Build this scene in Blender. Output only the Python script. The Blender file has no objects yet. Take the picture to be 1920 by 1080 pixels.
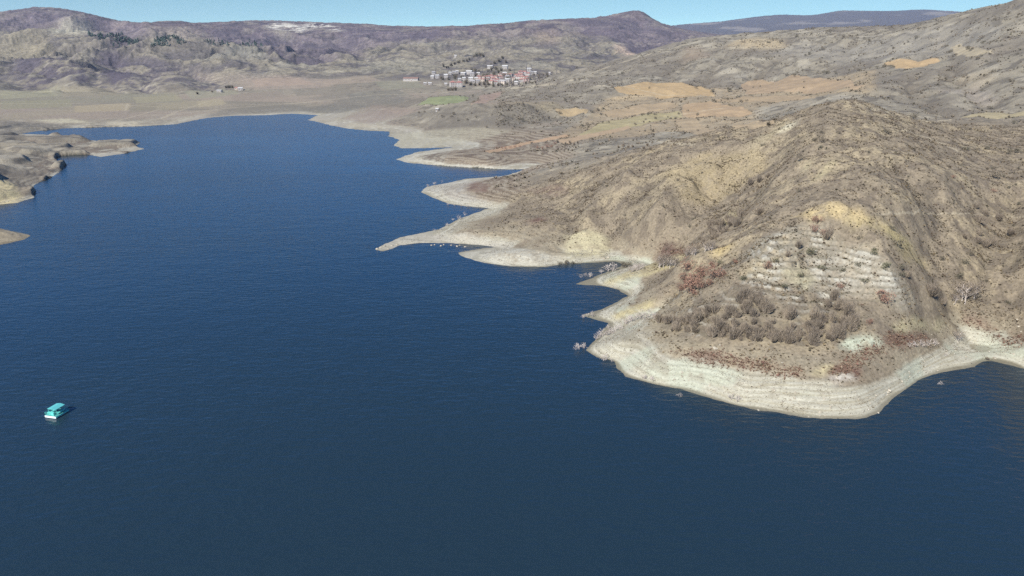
import bpy, math, random
import numpy as np
R = math.radians
rng = np.random.default_rng(7)
random.seed(7)
S = bpy.context.scene
COL = S.collection

# ------------------------------------------------------------------ camera model (pixels of a 1920x1080 frame)
H, F, VH = 100.0, 1300.0, 85.0
PITCH = math.atan((540 - VH) / F)
CP, SP = math.cos(PITCH), math.sin(PITCH)

def ray(u, v):
    r, w = (u - 960) / F, (540 - v) / F
    return r, CP + w * SP, -SP + w * CP

def pt(u, v, z=None, y=None):
    dx, dy, dz = ray(u, v)
    t = (z - H) / dz if z is not None else y / dy
    return dx * t, dy * t, H + dz * t

# ------------------------------------------------------------------ noise
def hash2(ix, iy, seed):
    h = (ix.astype(np.int64) * 374761393 + iy.astype(np.int64) * 668265263 + seed * 1442695041) & 0xffffffff
    h = ((h ^ (h >> 13)) * 1274126177) & 0xffffffff
    h = ((h ^ (h >> 16)) * 2246822519) & 0xffffffff
    return ((h ^ (h >> 15)) & 0xffff).astype(np.float32) / 65535.0

def vnoise(x, y, seed):                            # gradient noise, 0..1
    x0, y0 = np.floor(x), np.floor(y)
    dx, dy = (x - x0).astype(np.float32), (y - y0).astype(np.float32)
    fx = dx * dx * dx * (dx * (dx * 6 - 15) + 10); fy = dy * dy * dy * (dy * (dy * 6 - 15) + 10)
    def g(ox, oy):
        a = hash2(x0 + ox, y0 + oy, seed) * np.float32(6.2832)
        return np.cos(a) * (dx - ox) + np.sin(a) * (dy - oy)
    a, b, c, d = g(0, 0), g(1, 0), g(0, 1), g(1, 1)
    return np.clip(.5 + .78 * ((a + (b - a) * fx) * (1 - fy) + (c + (d - c) * fx) * fy), 0, 1)

def fbm(x, y, wl, oct=4, seed=0, gain=.5):          # 0..1, mean .5
    s, amp, tot = 0, 1.0, 0
    for o in range(oct):
        k = 2.03 ** o / wl
        ca, sa = math.cos(o * .7 + seed), math.sin(o * .7 + seed)
        s = s + amp * vnoise((x * ca - y * sa) * k + 17.3 * o, (x * sa + y * ca) * k - 9.1 * o, seed * 13 + o)
        tot += amp; amp *= gain
    return s / tot

def ridged(x, y, wl, oct=4, seed=0):
    s, amp, tot = 0, 1.0, 0
    for o in range(oct):
        k = 2.07 ** o / wl
        ca, sa = math.cos(o * 1.1 + seed), math.sin(o * 1.1 + seed)
        n = vnoise((x * ca - y * sa) * k + 5.1 * o, (x * sa + y * ca) * k + 3.7 * o, seed * 29 + o)
        s = s + amp * (1 - np.abs(2 * n - 1)); tot += amp; amp *= .5
    return s / tot

def sst(x, a, b):
    t = np.clip((x - a) / (b - a), 0, 1)
    return t * t * (3 - 2 * t)

# ------------------------------------------------------------------ shoreline of the reservoir (z = 0)
SHORE = [(-160, 400), (0, 383), (34, 380), (52, 374), (64, 370), (66, 357), (62, 348), (86, 337), (106, 327), (118, 316), (123, 309), (104, 300),
    (111, 293), (140, 291), (166, 290), (189, 294), (233, 288), (272, 279), (249, 274), (265, 267), (252, 263), (226, 269), (161, 262), (114, 253),
    (70, 252), (40, 251), (70, 246), (114, 241), (207, 238), (260, 237), (329, 233), (389, 221), (438, 217), (498, 216), (547, 213), (595, 216),
    (577, 225), (597, 229), (620, 235), (650, 241), (690, 245), (730, 247), (728, 255), (750, 263), (737, 272), (753, 278), (790, 278), (850, 276),
    (783, 285), (760, 292), (743, 299), (760, 305), (807, 309), (873, 314), (953, 318), (1003, 317), (960, 325), (952, 328), (933, 331), (873, 335),
    (840, 343), (800, 350), (788, 360), (810, 370), (840, 382), (873, 387), (918, 390), (890, 400), (857, 412), (823, 430), (783, 438), (750, 445),
    (720, 458), (703, 468), (717, 472), (750, 460), (790, 455), (847, 456), (880, 458), (933, 463), (907, 465), (860, 474), (873, 483), (907, 493),
    (960, 499), (1023, 501), (1057, 495), (1107, 493), (1153, 490), (1172, 497), (1133, 512), (1107, 522), (1078, 533), (1127, 536), (1159, 544),
    (1178, 555), (1150, 570), (1127, 580), (1088, 591), (1114, 599), (1142, 606), (1127, 622), (1114, 638), (1096, 657), (1117, 670), (1150, 677),
    (1158, 690), (1172, 706), (1214, 717), (1279, 730), (1344, 751), (1409, 766), (1460, 774), (1518, 784), (1602, 786), (1625, 783), (1647, 774),
    (1664, 758), (1680, 742), (1722, 713), (1764, 698), (1829, 688), (1843, 679), (1861, 677), (1920, 691), (2010, 720), (2120, 760)]
SPIT = [(-160, 418), (0, 428), (31, 435), (58, 442), (47, 449), (0, 459), (-160, 480)]

def al(p):                                          # world point -> (x/y, ln y): scale-free ground coordinates
    return p[0] / p[1], math.log(p[1])
sh_al = [al(pt(u, v, z=0)) for u, v in SHORE]
spit_al = [al(pt(u, v, z=0)) for u, v in SPIT]
sh_poly = sh_al + [(1.3, 5.1), (1.6, 4.8), (2.6, 4.3), (2.6, 10.2), (-2.6, 10.2), (-2.6, sh_al[0][1])]

# ------------------------------------------------------------------ relief: measured spot heights  (u, v, z)  or  (u, v, None, depth)
SPOT = [
 # near promontory, crest from the water to the summit
 (1600,700,6.5),(1600,640,11),(1590,560,19.5),(1575,480,29),(1562,390,42),(1578,300,53),(1580,250,60),(1590,190,70),
 (1400,720,4.5),(1400,660,9),(1390,600,15),(1390,540,21),(1420,470,29),(1480,420,37),(1240,690,4),(1200,640,5),(1250,610,8),(1300,560,13),(1310,520,16),(1300,490,18.5),
 (1215,590,4.5),(1215,535,5.5),(1250,520,9),(1350,480,22),(1500,700,6.5),(1500,640,11),(1500,560,20),(1500,500,27),
 (1700,640,9),(1700,700,3),(1690,580,16),(1680,520,25),(1650,460,33),(1620,420,38.5),(1760,620,7),(1750,560,15.5),(1730,500,23.5),(1700,440,33.5),
 # valley on the right of it
 (1850,645,2.5),(1800,580,11),(1810,500,21),(1850,410,33),(1900,330,42),(1930,270,46),(1990,560,18),(1920,600,9),(1920,540,17),(1920,460,27),(2080,500,36),(2080,600,20),(2000,400,42),
 (1700,370,45),(1760,340,47),(1700,290,54.5),(1680,240,59),(1800,300,48),(1740,245,54),
 # ridge to the left of the summit, its front slope and the gully between
 (1560,200,68),(1480,226,60),(1400,251,53),(1300,276,45),(1200,301,36),(1100,316,24),(1000,327,11),
 (1130,430,10),(1150,380,20),(1170,340,29),(1040,440,7),(1040,390,11),(1060,350,17),(1000,460,4),(940,440,4),(880,440,4.5),(960,410,6),(960,370,6),(1230,400,22),(1240,350,31),
 (1210,470,5),(1290,442,16),(1350,402,26),(1400,352,35),(1440,300,45),(1300,400,22),(1310,340,34),(1360,300,43),(1460,350,41),(1500,300,50),(1480,390,38),(1420,410,31),(1530,240,62),(1440,265,52),
 (1180,440,10),(1120,470,3.5),
 # small spits
 (1150,525,2.2),(1160,585,2.5),(1160,645,4.5),(860,360,4),(900,345,4.5),(920,375,4),(1000,350,10),(830,300,4),(900,300,6),(1000,305,6),(1080,300,12),(860,285,4.5),(800,297,2.5),
 (790,448,2.5),(760,453,1.5),(950,478,3.5),(1000,485,3),(1060,480,3.5),
 # hidden ground behind the ridge, then the fields
 (1300,262,None,520),(1400,246,None,540),(1480,228,None,560),(1590,205,None,560),(1680,212,None,560),(1200,285,None,540),
 (1100,275,None,640),(1200,262,None,680),(1300,245,None,690),(1400,230,None,700),(1000,280,None,680),(1500,200,None,700),
 (960,262,None,760),(1060,240,None,800),(1170,225,None,830),(1300,205,None,830),(1400,190,None,850),(1250,170,None,1000),(1180,172,None,1010),(1450,160,None,980),(1560,160,None,850),
 (1540,185,None,720),(1650,175,None,660),
 # dark knoll above the lake, flats to the left of it
 (930,196,None,930),(860,202,None,930),(1000,205,None,900),(800,235,None,900),(760,250,None,850),(870,240,None,840),(960,235,None,840),(1030,225,None,880),(720,225,None,1020),(820,192,None,1120),(900,180,None,1150),
 (1060,182,None,1020),(1120,165,None,1060),(1000,185,None,1050),
 # crest in front of the village rising to the right-hand skyline
 (940,184,None,1150),(1000,165,None,1210),(1100,135,None,1300),(1200,102,None,1380),(1290,77,None,1420),(1400,64,None,1370),(1560,52,None,1280),(1700,48,None,1220),(1800,27,None,1020),(1920,-2,None,900),(2050,-22,None,820),
 (1200,140,None,1180),(1300,115,None,1180),(1400,110,None,1120),(1500,105,None,1060),(1600,100,None,1000),(1700,95,None,930),(1800,80,None,850),(1920,70,None,760),(2050,80,None,640),
 (1500,135,None,960),(1620,135,None,860),(1720,130,None,790),(1820,130,None,720),(1920,140,None,640),(1700,185,None,640),(1800,195,None,590),(1920,195,None,560),(1850,213,None,540),(1780,228,None,520),(1920,228,None,500),(2050,200,None,520),
 # hidden behind that crest
 (1100,150,None,1700),(1290,110,None,1900),(1560,85,None,1900),(1800,80,None,1700),(1960,80,None,1600),
 # village basin and the slopes above it
 (840,165,None,1400),(900,168,None,1420),(860,148,None,1560),(940,150,None,1560),(1000,145,None,1580),(920,130,None,1750),(1000,128,None,1760),(780,148,None,1560),(700,150,None,1560),
 (850,105,None,2050),(950,100,None,2150),(1050,105,None,2100),(1150,100,None,2150),(1240,98,None,2300),(750,120,None,1950),(700,90,None,2500),(800,72,None,2900),(900,62,None,3000),
 (900,53,None,3250),(980,42,None,3350),(1060,37,None,3400),(1130,36,None,3450),(1155,33,None,3650),(1178,22,None,3700),(1192,15,None,3700),(1206,22,None,3700),(1224,37,None,3700),(1242,47,None,3700),(1290,62,None,3600),(1150,60,None,3000),(1050,70,None,2700),(1230,75,None,2900),
 (1000,60,None,4600),(1190,55,None,4800),(1280,66,None,4400),
 # far left
 (0,300,5),(0,345,6),(60,330,3),(60,290,4.5),(150,280,2.5),(0,270,4),(-120,300,8),(-120,370,6),(20,437,2),(-60,445,4),
 (20,240,None,960),(0,215,None,1080),(100,215,None,1090),(250,215,None,1080),(350,205,None,1160),(450,195,None,1240),(560,195,None,1250),(650,200,None,1230),(650,225,None,1090),(700,190,None,1260),
 (0,185,None,1300),(200,185,None,1320),(350,180,None,1380),(480,165,None,1480),(600,160,None,1520),(500,135,None,1800),(600,128,None,1900),(680,130,None,1800),
 (60,117,None,2010),(160,123,None,1960),(250,137,None,1880),(330,151,None,1790),(-60,115,None,1950),(320,93,None,2640),(440,94,None,2600),(100,70,None,2800),(180,71,None,2880),(700,97,None,2720),(860,112,None,2240),(960,108,None,2340),(560,104,None,2680),
 (0,150,None,1560),(120,165,None,1450),(250,160,None,1500),(0,120,None,1750),(60,108,None,1820),(160,112,None,1780),(250,125,None,1700),(330,140,None,1620),(-120,120,None,1700),
 (40,118,None,1760),(200,95,None,2050),(300,105,None,2000),(400,118,None,1950),(120,80,None,2250),(0,85,None,2150),(100,62,None,2600),(140,40,None,2900),(180,62,None,2700),
 (320,85,None,2450),(440,86,None,2400),(500,110,None,2100),(-40,40,None,2900),(-160,40,None,2900),
 (0,27,None,3300),(80,13,None,3400),(140,22,None,3450),(200,33,None,3450),(228,41,None,3420),(252,52,None,3400),(275,45,None,3350),(310,38,None,3300),(340,40,None,3350),(390,53,None,3500),(270,60,None,2900),(350,62,None,2950),(-160,30,None,3300),
 (430,42,None,3800),(500,39,None,3900),(600,43,None,4000),(700,47,None,4100),(800,54,None,4200),(860,56,None,4000),(560,60,None,3300),(640,70,None,3000),(560,95,None,2500),(450,60,None,3100),(660,98,None,2400),
 (100,60,None,4600),(500,60,None,5200),(800,65,None,5400),(300,60,None,4600),
 # blue range
 (1280,46,None,9000),(1340,42,None,9000),(1400,34,None,9000),(1470,27,None,9000),(1530,29,None,9000),(1570,20,None,9000),(1650,21,None,9000),(1730,18,None,9000),(1800,22,None,9000),(1920,30,None,9000),(1340,60,None,7600),(1500,55,None,7600),(1650,45,None,7600),(1200,62,None,8500),(1000,70,None,8500),(600,75,None,8500),(200,75,None,8500),(-160,70,None,8500),
 (1500,75,None,5500),(1800,75,None,5500),(1290,75,None,5800),(1500,70,None,12000),(1000,75,None,12500),(400,75,None,12500),(1900,70,None,12500),(2300,50,None,9000),(2300,60,None,2000),(2300,30,None,1000),
]
cpt, cw = [], []
def addc(p):
    cpt.append(al(p)); cw.append(p[2] / p[1])
for s in SPOT:
    addc(pt(s[0], s[1], z=s[2]) if s[2] is not None else pt(s[0], s[1], y=s[3]))
for i, (u, v) in enumerate(SHORE + SPIT):
    addc(pt(u, v, z=0))
cpt = np.array(cpt); cw = np.array(cw)
_, keep = np.unique(np.round(cpt, 3), axis=0, return_index=True)
cpt, cw = cpt[keep], cw[keep]
RC2 = .018 ** 2
D = np.sqrt(((cpt[:, None] - cpt[None]) ** 2).sum(2) + RC2)
n = len(cpt)
A = np.zeros((n + 1, n + 1)); A[:n, :n] = D - np.eye(n) * .002; A[:n, n] = 1; A[n, :n] = 1
sol = np.linalg.solve(A, np.append(cw, 0))

# ------------------------------------------------------------------ the terrain grid: columns of constant x/y, rows of constant y
def grow(lo, hi, step):
    k = int(math.log(hi / lo) / step)
    return list(lo * np.exp(np.arange(k) * math.log(hi / lo) / k))
ROWS = np.array(grow(140, 520, .0014) + grow(520, 1800, .0022) + grow(1800, 13500, .0045))
AC = np.concatenate([np.linspace(-1.9, -.873, 70), np.linspace(-.87, .87, 1190), np.linspace(.873, 1.9, 70)])
NC = len(AC)
DA = np.gradient(AC).astype(np.float32)[None, :]
NR = len(ROWS)
LR = np.log(ROWS)
print('grid', NR, NC, 'control', n)

def coarse(step, fn):
    """fn on every step-th node, brought back to the full grid by linear interpolation."""
    ri = np.unique(np.append(np.arange(0, NR, step), NR - 1)); ci = np.unique(np.append(np.arange(0, NC, step), NC - 1))
    g = fn(AC[ci][None, :].repeat(len(ri), 0), LR[ri][:, None].repeat(len(ci), 1))
    full = np.empty((len(ri), NC), np.float32)
    for k in range(len(ri)): full[k] = np.interp(np.arange(NC), ci, g[k])
    out = np.empty((NR, NC), np.float32)
    seg = np.clip(np.searchsorted(ri, np.arange(NR), side='right') - 1, 0, len(ri) - 2)
    t = ((np.arange(NR) - ri[seg]) / (ri[seg + 1] - ri[seg]))[:, None].astype(np.float32)
    return full[seg] * (1 - t) + full[seg + 1] * t

def rbf(a, l):
    out = np.full(a.shape, sol[n])
    for k in range(n):
        out += sol[k] * np.sqrt((a - cpt[k, 0]) ** 2 + (l - cpt[k, 1]) ** 2 + RC2)
    return out

def inside(px, py, poly):
    r = np.zeros(px.shape, bool)
    for k in range(len(poly)):
        (x1, y1), (x2, y2) = poly[k - 1], poly[k]
        if y1 == y2: continue
        c = (y1 > py) != (y2 > py)
        r ^= c & (px < (x2 - x1) * (py - y1) / (y2 - y1) + x1)
    return r

def sdist(a, l):
    best = np.full(a.shape, 1e9)
    for P in (sh_poly, spit_al):
        for k in range(len(P)):
            (x1, y1), (x2, y2) = P[k - 1], P[k]
            dx, dy = x2 - x1, y2 - y1
            t = np.clip(((a - x1) * dx + (l - y1) * dy) / (dx * dx + dy * dy + 1e-12), 0, 1)
            best = np.minimum(best, (a - x1 - t * dx) ** 2 + (l - y1 - t * dy) ** 2)
    ins = inside(a, l, sh_poly) | inside(a, l, spit_al)
    return np.sqrt(best) * np.where(ins, 1, -1)

Y = ROWS[:, None].repeat(NC, 1).astype(np.float32)
X = (ROWS[:, None] * AC[None, :]).astype(np.float32)
Z0 = coarse(4, rbf) * Y
SD = coarse(2, sdist) * Y
SD += ((fbm(X, Y, 14, 3, 5) - .5) * 2.8 + (fbm(X, Y, 4, 2, 20) - .5) * 1.6) * np.clip(Y / 500, .5, 3)      # ragged water line
land = np.clip(SD, 0, None)
Zl = np.maximum(Z0, .25 + .012 * np.minimum(land, 200))

# relief detail
slope0 = np.hypot(np.gradient(Z0, axis=1) / (Y * DA), np.gradient(Z0, axis=0) / np.gradient(ROWS)[:, None]).astype(np.float32)
far = sst(Y, 1350, 2600); mid = sst(Y, 420, 800)
near = 1 - sst(Y, 480, 700)
wx = X + (fbm(X, Y, 90, 3, 3) - .5) * 60; wy = Y + (fbm(X, Y, 90, 3, 4) - .5) * 60
up = sst(Zl, 3, 16)
rn1, rn2 = ridged(wx, wy, 52, 4, 1), ridged(X + (fbm(X, Y, 26, 3, 15) - .5) * 30, Y + (fbm(X, Y, 26, 3, 19) - .5) * 30, 21, 3, 16)
d = near * up * ((rn1 - .62) * 7 + (rn2 - .62) * 2.0 + (fbm(X, Y, 7, 3, 2) - .5) * 1.5) * (1 - .5 * (1 - sst(Y, 195, 250)))
d += (1 - near) * up * (1 - far) * ((ridged(wx, wy, 120, 4, 6) - .6) * 13 * sst(slope0, .03, .16) + (fbm(X, Y, 30, 3, 7) - .5) * 3.5)
wx2 = X + (fbm(X, Y, 500, 3, 8) - .5) * 350; wy2 = Y + (fbm(X, Y, 500, 3, 9) - .5) * 350
hm = sst(Y, 1300, 1900) * sst(Zl, 20, 55)
rg1, rg2 = ridged(wx2, wy2, 420, 5, 10), ridged(wx2, wy2, 170, 4, 11)
rg1 += .58 - rg1[Y > 1500].mean(); rg2 += .55 - rg2[Y > 1500].mean()
crest = 1 - .78 * sst(Y, 2950, 3350)
left = sst(-X / Y, .1, .3) * (1 - sst(Y, 2300, 2800))
rg3 = ridged(wx2, wy2, 66, 3, 17); rg3 += .6 - rg3[Y > 1500].mean()
d += hm * (rg3 - .6) * 13 + hm * ((rg1 - .58) * (78 + 55 * left) * crest * sst(Y, 1350, 3000) + (rg2 - .55) * (38 + 30 * left) * crest * (.35 + .65 * sst(fbm(X, Y, 420, 2, 14), .42, .6)))
d += (1 - up) * (fbm(X, Y, 6, 3, 12) - .5) * .5 * np.clip(Y / 400, .5, 2)
Zl = np.maximum(Zl + d, .15)
# old strand lines: the bank steps down in low benches
bank = (1 - sst(Zl, 5.5, 9)) * (Y < 1000)
per = .95
ph = Zl / per + (fbm(X, Y, 25, 2, 13) - .5) * 1.2
Zl = Zl + bank * .55 * per * (sst(ph - np.floor(ph), .25, .95) - (ph - np.floor(ph)))
leftbank = sst(-X / Y, .2, .42) * (1 - sst(Y, 820, 1000))
kk = (1.0 + .0035 * Y) * (1 - .8 * leftbank)
Zl = Zl + leftbank * 4.2 * sst(fbm(X, Y, 46, 2, 18), .46, .6)
Z = np.where(SD > 0, Zl * (1 - np.exp(-land / kk)), np.maximum(SD * .25, -4)).astype(np.float32)

def zat(x, y):
    ci = np.clip(np.interp(x / y, AC, np.arange(NC)), 0, NC - 1.001)
    ri = np.clip(np.interp(np.log(y), LR, np.arange(NR)), 0, NR - 1.001)
    c0, r0 = np.floor(ci).astype(int), np.floor(ri).astype(int)
    fc, fr = ci - c0, ri - r0
    return (Z[r0, c0] * (1 - fc) + Z[r0, c0 + 1] * fc) * (1 - fr) + (Z[r0 + 1, c0] * (1 - fc) + Z[r0 + 1, c0 + 1] * fc) * fr

_T = 120 * np.exp(np.arange(0, math.log(13000 / 120), .0012))
def hit(u, v):
    """ground point seen at a spot of the photograph"""
    dx, dy, dz = ray(u, v)
    x, y, z = dx * _T, dy * _T, H + dz * _T
    g = z - np.maximum(zat(x, y), 0)
    k = np.argmax(g < 0)
    if g[k] >= 0: k = int(np.argmin(g[400:])) + 400
    t = _T[k] if k == 0 else _T[k - 1] + (_T[k] - _T[k - 1]) * g[k - 1] / (g[k - 1] - g[k] + 1e-9)
    return dx * t, dy * t, float(max(zat(np.array([dx * t]), np.array([dy * t]))[0], 0))

def project(x, y, z):
    dep = y * CP - (z - H) * SP
    return 960 + F * x / dep, 540 - F * (y * SP + (z - H) * CP) / dep
# gullies cut into the slopes (depth > 0) and spurs standing out between them (depth < 0): [pixels], width, depth in metres
CUTS = [([(1195,490),(1250,470),(1310,440),(1360,405),(1400,365),(1440,315),(1480,275),(1530,240)], 10, 5), ([(1360,405),(1335,365),(1305,322)], 7, 3.4), ([(1400,365),(1375,322),(1362,292)], 6, 3), ([(1130,480),(1150,430),(1190,380),(1230,332)], 9, 3.4),
        ([(1060,480),(1060,430),(1090,370),(1130,332)], 8, 3), ([(1850,660),(1800,570),(1770,520),(1745,460),(1735,400),(1745,345)], 8, 3.6), ([(1800,570),(1850,500),(1880,430),(1900,380)], 7, 3.2), ([(1760,440),(1720,360),(1680,300)], 6, 2.2), ([(1910,600),(1900,530),(1915,470)], 6, 2.5),
        ([(1240,562),(1300,522),(1370,482),(1430,442),(1490,402)], 6, 2.6), ([(1240,400),(1290,352),(1330,312)], 5, -2), ([(1275,505),(1340,475),(1420,440),(1500,405),(1555,390)], 5, -2.2), ([(1692,575),(1665,500),(1625,430),(1580,397)], 4, -1.6), ([(1440,350),(1500,305),(1560,262)], 5, -2), ([(1090,440),(1120,390),(1160,340)], 6, -2),
        ([(1880,195),(1830,172),(1800,142),(1790,112)], 15, 7), ([(1780,215),(1740,182),(1700,152)], 12, 5), ([(1420,150),(1440,122),(1470,97)], 18, 7), ([(1330,155),(1340,127),(1370,102)], 18, 7), ([(1540,132),(1580,107),(1600,82)], 16, 7), ([(1720,112),(1760,82),(1790,52)], 15, 6), ([(1250,152),(1270,127),(1285,102)], 18, 6), ([(1650,175),(1690,165),(1720,140)], 12, 5),
        ([(120,165),(90,140),(70,119)], 42, 17), ([(230,160),(190,132),(170,113)], 42, 17), ([(300,165),(270,142),(240,117),(215,99)], 42, 17), ([(400,160),(370,137),(340,119)], 42, 16), ([(60,160),(20,140),(0,122)], 40, 15), ([(600,112),(570,92),(545,72)], 60, 24), ([(680,105),(650,82),(620,62)], 60, 24), ([(1180,95),(1200,75),(1196,45)], 60, 20), ([(1100,90),(1110,70),(1090,50)], 60, 20)]
GUL = np.zeros((NR, NC), np.float32); DZ = np.zeros((NR, NC), np.float32)
for pix, w, dep in CUTS:
    P = [hit(u, v)[:2] for u, v in pix]
    P = [P[0]] + [p for p, q in zip(P[1:], P) if math.hypot(p[0] - q[0], p[1] - q[1]) < 16 * w]
    r0, r1 = np.searchsorted(ROWS, [max(141, min(p[1] for p in P) - 5 * w), max(p[1] for p in P) + 5 * w])
    xs, ys = X[r0:r1], Y[r0:r1]
    c0 = (xs > min(p[0] for p in P) - 5 * w) & (xs < max(p[0] for p in P) + 5 * w)
    x, y = xs[c0], ys[c0]
    x = x + (fbm(x, y, w * 3, 3, 81) - .5) * w * 2.6; y = y + (fbm(x, y, w * 3, 3, 82) - .5) * w * 2.6
    best = np.full(x.shape, 1e9, np.float32)
    for (x1, y1), (x2, y2) in zip(P, P[1:]):
        dx, dy = x2 - x1, y2 - y1
        t = np.clip(((x - x1) * dx + (y - y1) * dy) / (dx * dx + dy * dy + 1e-6), 0, 1)
        best = np.minimum(best, np.hypot(x - x1 - t * dx, y - y1 - t * dy))
    k = np.exp(-np.abs(best / w) ** 1.4)
    DZ[r0:r1][c0] -= dep * k
    if dep > 0: GUL[r0:r1][c0] = np.maximum(GUL[r0:r1][c0], np.exp(-(best / w * 1.6) ** 2))
DZ *= sst(land, 2, 14); GUL *= sst(land, 2, 14)
Z = np.where(SD > 0, np.maximum(Z + DZ, np.minimum(Z, .3)), Z).astype(np.float32); Zl = np.maximum(Zl + DZ, .15)

#@@
# ------------------------------------------------------------------ surface colours (albedo) of the ground
KA = .74
def c(r, g, b, k=None):
    f = lambda q: (q / 255 / 12.92) if q < 10.3 else ((q / 255 + .055) / 1.055) ** 2.4
    return np.array([f(r), f(g), f(b)], np.float32) * (k or KA)

_poly_cache = {}
def world_poly(pix):
    return [hit(u, v)[:2] for u, v in pix]
def mask(pix, soft=6., jit=3., wl=12., hard=False):
    """ground covered by an outline, its edge wandering by jit metres"""
    P = world_poly(pix)
    xs, ys = [p[0] for p in P], [p[1] for p in P]
    m = max(20, jit * 3)
    r0, r1 = np.searchsorted(ROWS, [max(min(ys) - m, 141), max(ys) + m])
    out = np.zeros((NR, NC), np.float32)
    if r1 - r0 < 1: return out
    x, y = X[r0:r1], Y[r0:r1]
    sel = (x > min(xs) - m) & (x < max(xs) + m)
    xx, yy = x[sel], y[sel]
    xx = xx + (fbm(xx, yy, wl, 3, 31) - .5) * 2 * jit; yy = yy + (fbm(xx, yy, wl, 3, 32) - .5) * 2 * jit
    o = np.zeros(x.shape, np.float32); o[sel] = inside(xx, yy, P)
    if not hard:
        for rad in (2, 3, 2):
            o = sum(np.roll(o, q, 1) for q in range(-rad, rad + 1)) / (2 * rad + 1)
            if r1 - r0 > 8: o = sum(np.roll(o, q, 0) for q in range(-rad, rad + 1)) / (2 * rad + 1)
    out[r0:r1] = o
    return out

C = np.empty((NR, NC, 3), np.float32)
def mix(col, m):
    global C
    C += (np.asarray(col, np.float32) - C) * m[..., None]
def mul(f):
    global C
    C *= f[..., None]

n1, n2, n3 = fbm(X, Y, 1.6, 2, 41), fbm(X, Y, 6, 3, 42), fbm(X, Y, 30, 4, 43)
n4, n5 = fbm(X, Y, 140, 4, 44), fbm(X, Y, 14, 3, 45)
gx = np.gradient(Z, axis=1) / np.maximum(np.gradient(X, axis=1), .01)
gy = np.gradient(Z, axis=0) / np.maximum(np.gradient(Y, axis=0), .01)
slope = np.hypot(gx, gy)
fy = lambda a, b: sst(Y, a, b)
C[:] = c(147, 130, 107)
mix(c(168, 149, 117), sst(n3, .46, .64) * .75)
mix(c(124, 109, 92), sst(n2, .5, .62) * .85)
mix(c(118, 104, 86), sst(n1 * .6 + n5 * .4, .52, .62) * .6 * (1 - fy(480, 700)))
# mid distance: greyer slopes with scrub patches
M = fy(430, 560)
mix(c(147, 136, 118), M * .9)
mix(c(112, 103, 92), M * sst(n5, .5, .62) * .85)
mix(c(170, 158, 138), M * sst(n3, .53, .66) * .75)
mix(c(120, 109, 97), M * sst(n4, .5, .6) * .65)
# flats round the head of the lake
flat = fy(780, 900) * (1 - sst(slope, .06, .16)) * (X < Y * .12)
mix(c(152, 138, 118), flat * .9)
strip = fbm(X * .25, Y, 42, 3, 46)
mix(c(134, 124, 108), flat * sst(strip, .5, .6) * .7)
mix(c(163, 143, 125), flat * sst(fbm(X * .3, Y, 160, 2, 47), .52, .6) * .6)
# hills behind
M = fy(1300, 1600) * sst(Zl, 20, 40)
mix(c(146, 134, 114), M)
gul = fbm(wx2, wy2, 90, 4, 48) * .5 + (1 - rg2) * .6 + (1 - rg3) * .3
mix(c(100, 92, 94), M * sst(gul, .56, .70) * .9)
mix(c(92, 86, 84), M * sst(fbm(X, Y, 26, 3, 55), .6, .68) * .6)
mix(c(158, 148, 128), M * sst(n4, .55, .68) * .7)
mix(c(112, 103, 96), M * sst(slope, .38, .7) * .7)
M = fy(2500, 3100) * sst(Zl, 95, 150)
mix(c(118, 102, 106), M)
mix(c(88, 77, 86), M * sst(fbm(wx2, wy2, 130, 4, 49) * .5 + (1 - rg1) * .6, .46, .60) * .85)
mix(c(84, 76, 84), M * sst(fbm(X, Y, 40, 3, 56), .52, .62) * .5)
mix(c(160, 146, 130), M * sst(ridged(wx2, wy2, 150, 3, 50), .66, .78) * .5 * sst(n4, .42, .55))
M = fy(5000, 6500)
mix(c(98, 90, 92), M); mix(c(170, 155, 140), M * sst(fbm(wx2, wy2, 600, 4, 51), .58, .68) * .5)

mix(c(112, 100, 86), GUL * .6 * sst(n2 * .5 + n3 * .5, .36, .56) * (1 - fy(1300, 1500))); mix(c(94, 86, 92), GUL * .75 * fy(1300, 1500) * sst(n5, .4, .55))
# drawdown bank: pale silt and gravel between the water and the old high-water mark
zb = np.where(Y < 300, 6.3, 3.4) - 1.3 * fy(420, 500) - .9 * fy(650, 900)
zb = zb + (n3 - .5) * 4.4 + (n2 - .5) * 2.0 + (fbm(X, Y, 75, 2, 57) - .5) * 5 * (Y < 420)
zb = np.maximum(zb, 1.6)
lw = sst(-X / Y, .12, .4)
zb = zb * (1 - lw) + (.5 + (n3 - .5) * 1.5) * lw
upperb = (1 - sst(Z, zb - .5, zb + 4.2)) * (Y < 420) * (SD > 0)
mix(c(170, 155, 128), upperb * .75 * sst(n2 * .5 + n3 * .5, .36, .54)); mix(c(146, 130, 106), upperb * .5 * sst(n5, .52, .62))
zb = zb - 1.5 * (1 - fy(380, 440))
bankm = (1 - sst(Z, zb - .9, zb + .9)) * (Y < 1250) * (SD > 0)
grey = np.maximum(sst(Y, 440, 560), lw)
mix(c(186, 178, 157), bankm * .92 * (1 - .6 * fy(650, 850)))
mix(c(184, 175, 160), bankm * .7 * grey * (1 - .5 * fy(650, 850)))
lines = fbm(X * .02, Zl * 1.0 + n3 * .5, .32, 2, 52)
mix(c(164, 152, 125), bankm * sst(lines, .48, .6) * .7)
mix(c(206, 198, 178), bankm * sst(fbm(X * .03 + 9, Zl + n3 * .6, .5, 2, 53), .54, .66) * .5)
mix(c(184, 188, 164), bankm * sst(fbm(X, Y, 22, 2, 54), .54, .64) * .55 * (Y < 330))
mix(c(150, 137, 116), bankm * sst(n2, .56, .68) * .5 * sst(Z, .8, 3))
ring = (1 - sst(Z, zb + .2, zb + 4)) * sst(Z, zb - .6, zb + .4) * fy(440, 520) * (1 - fy(760, 900))
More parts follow.
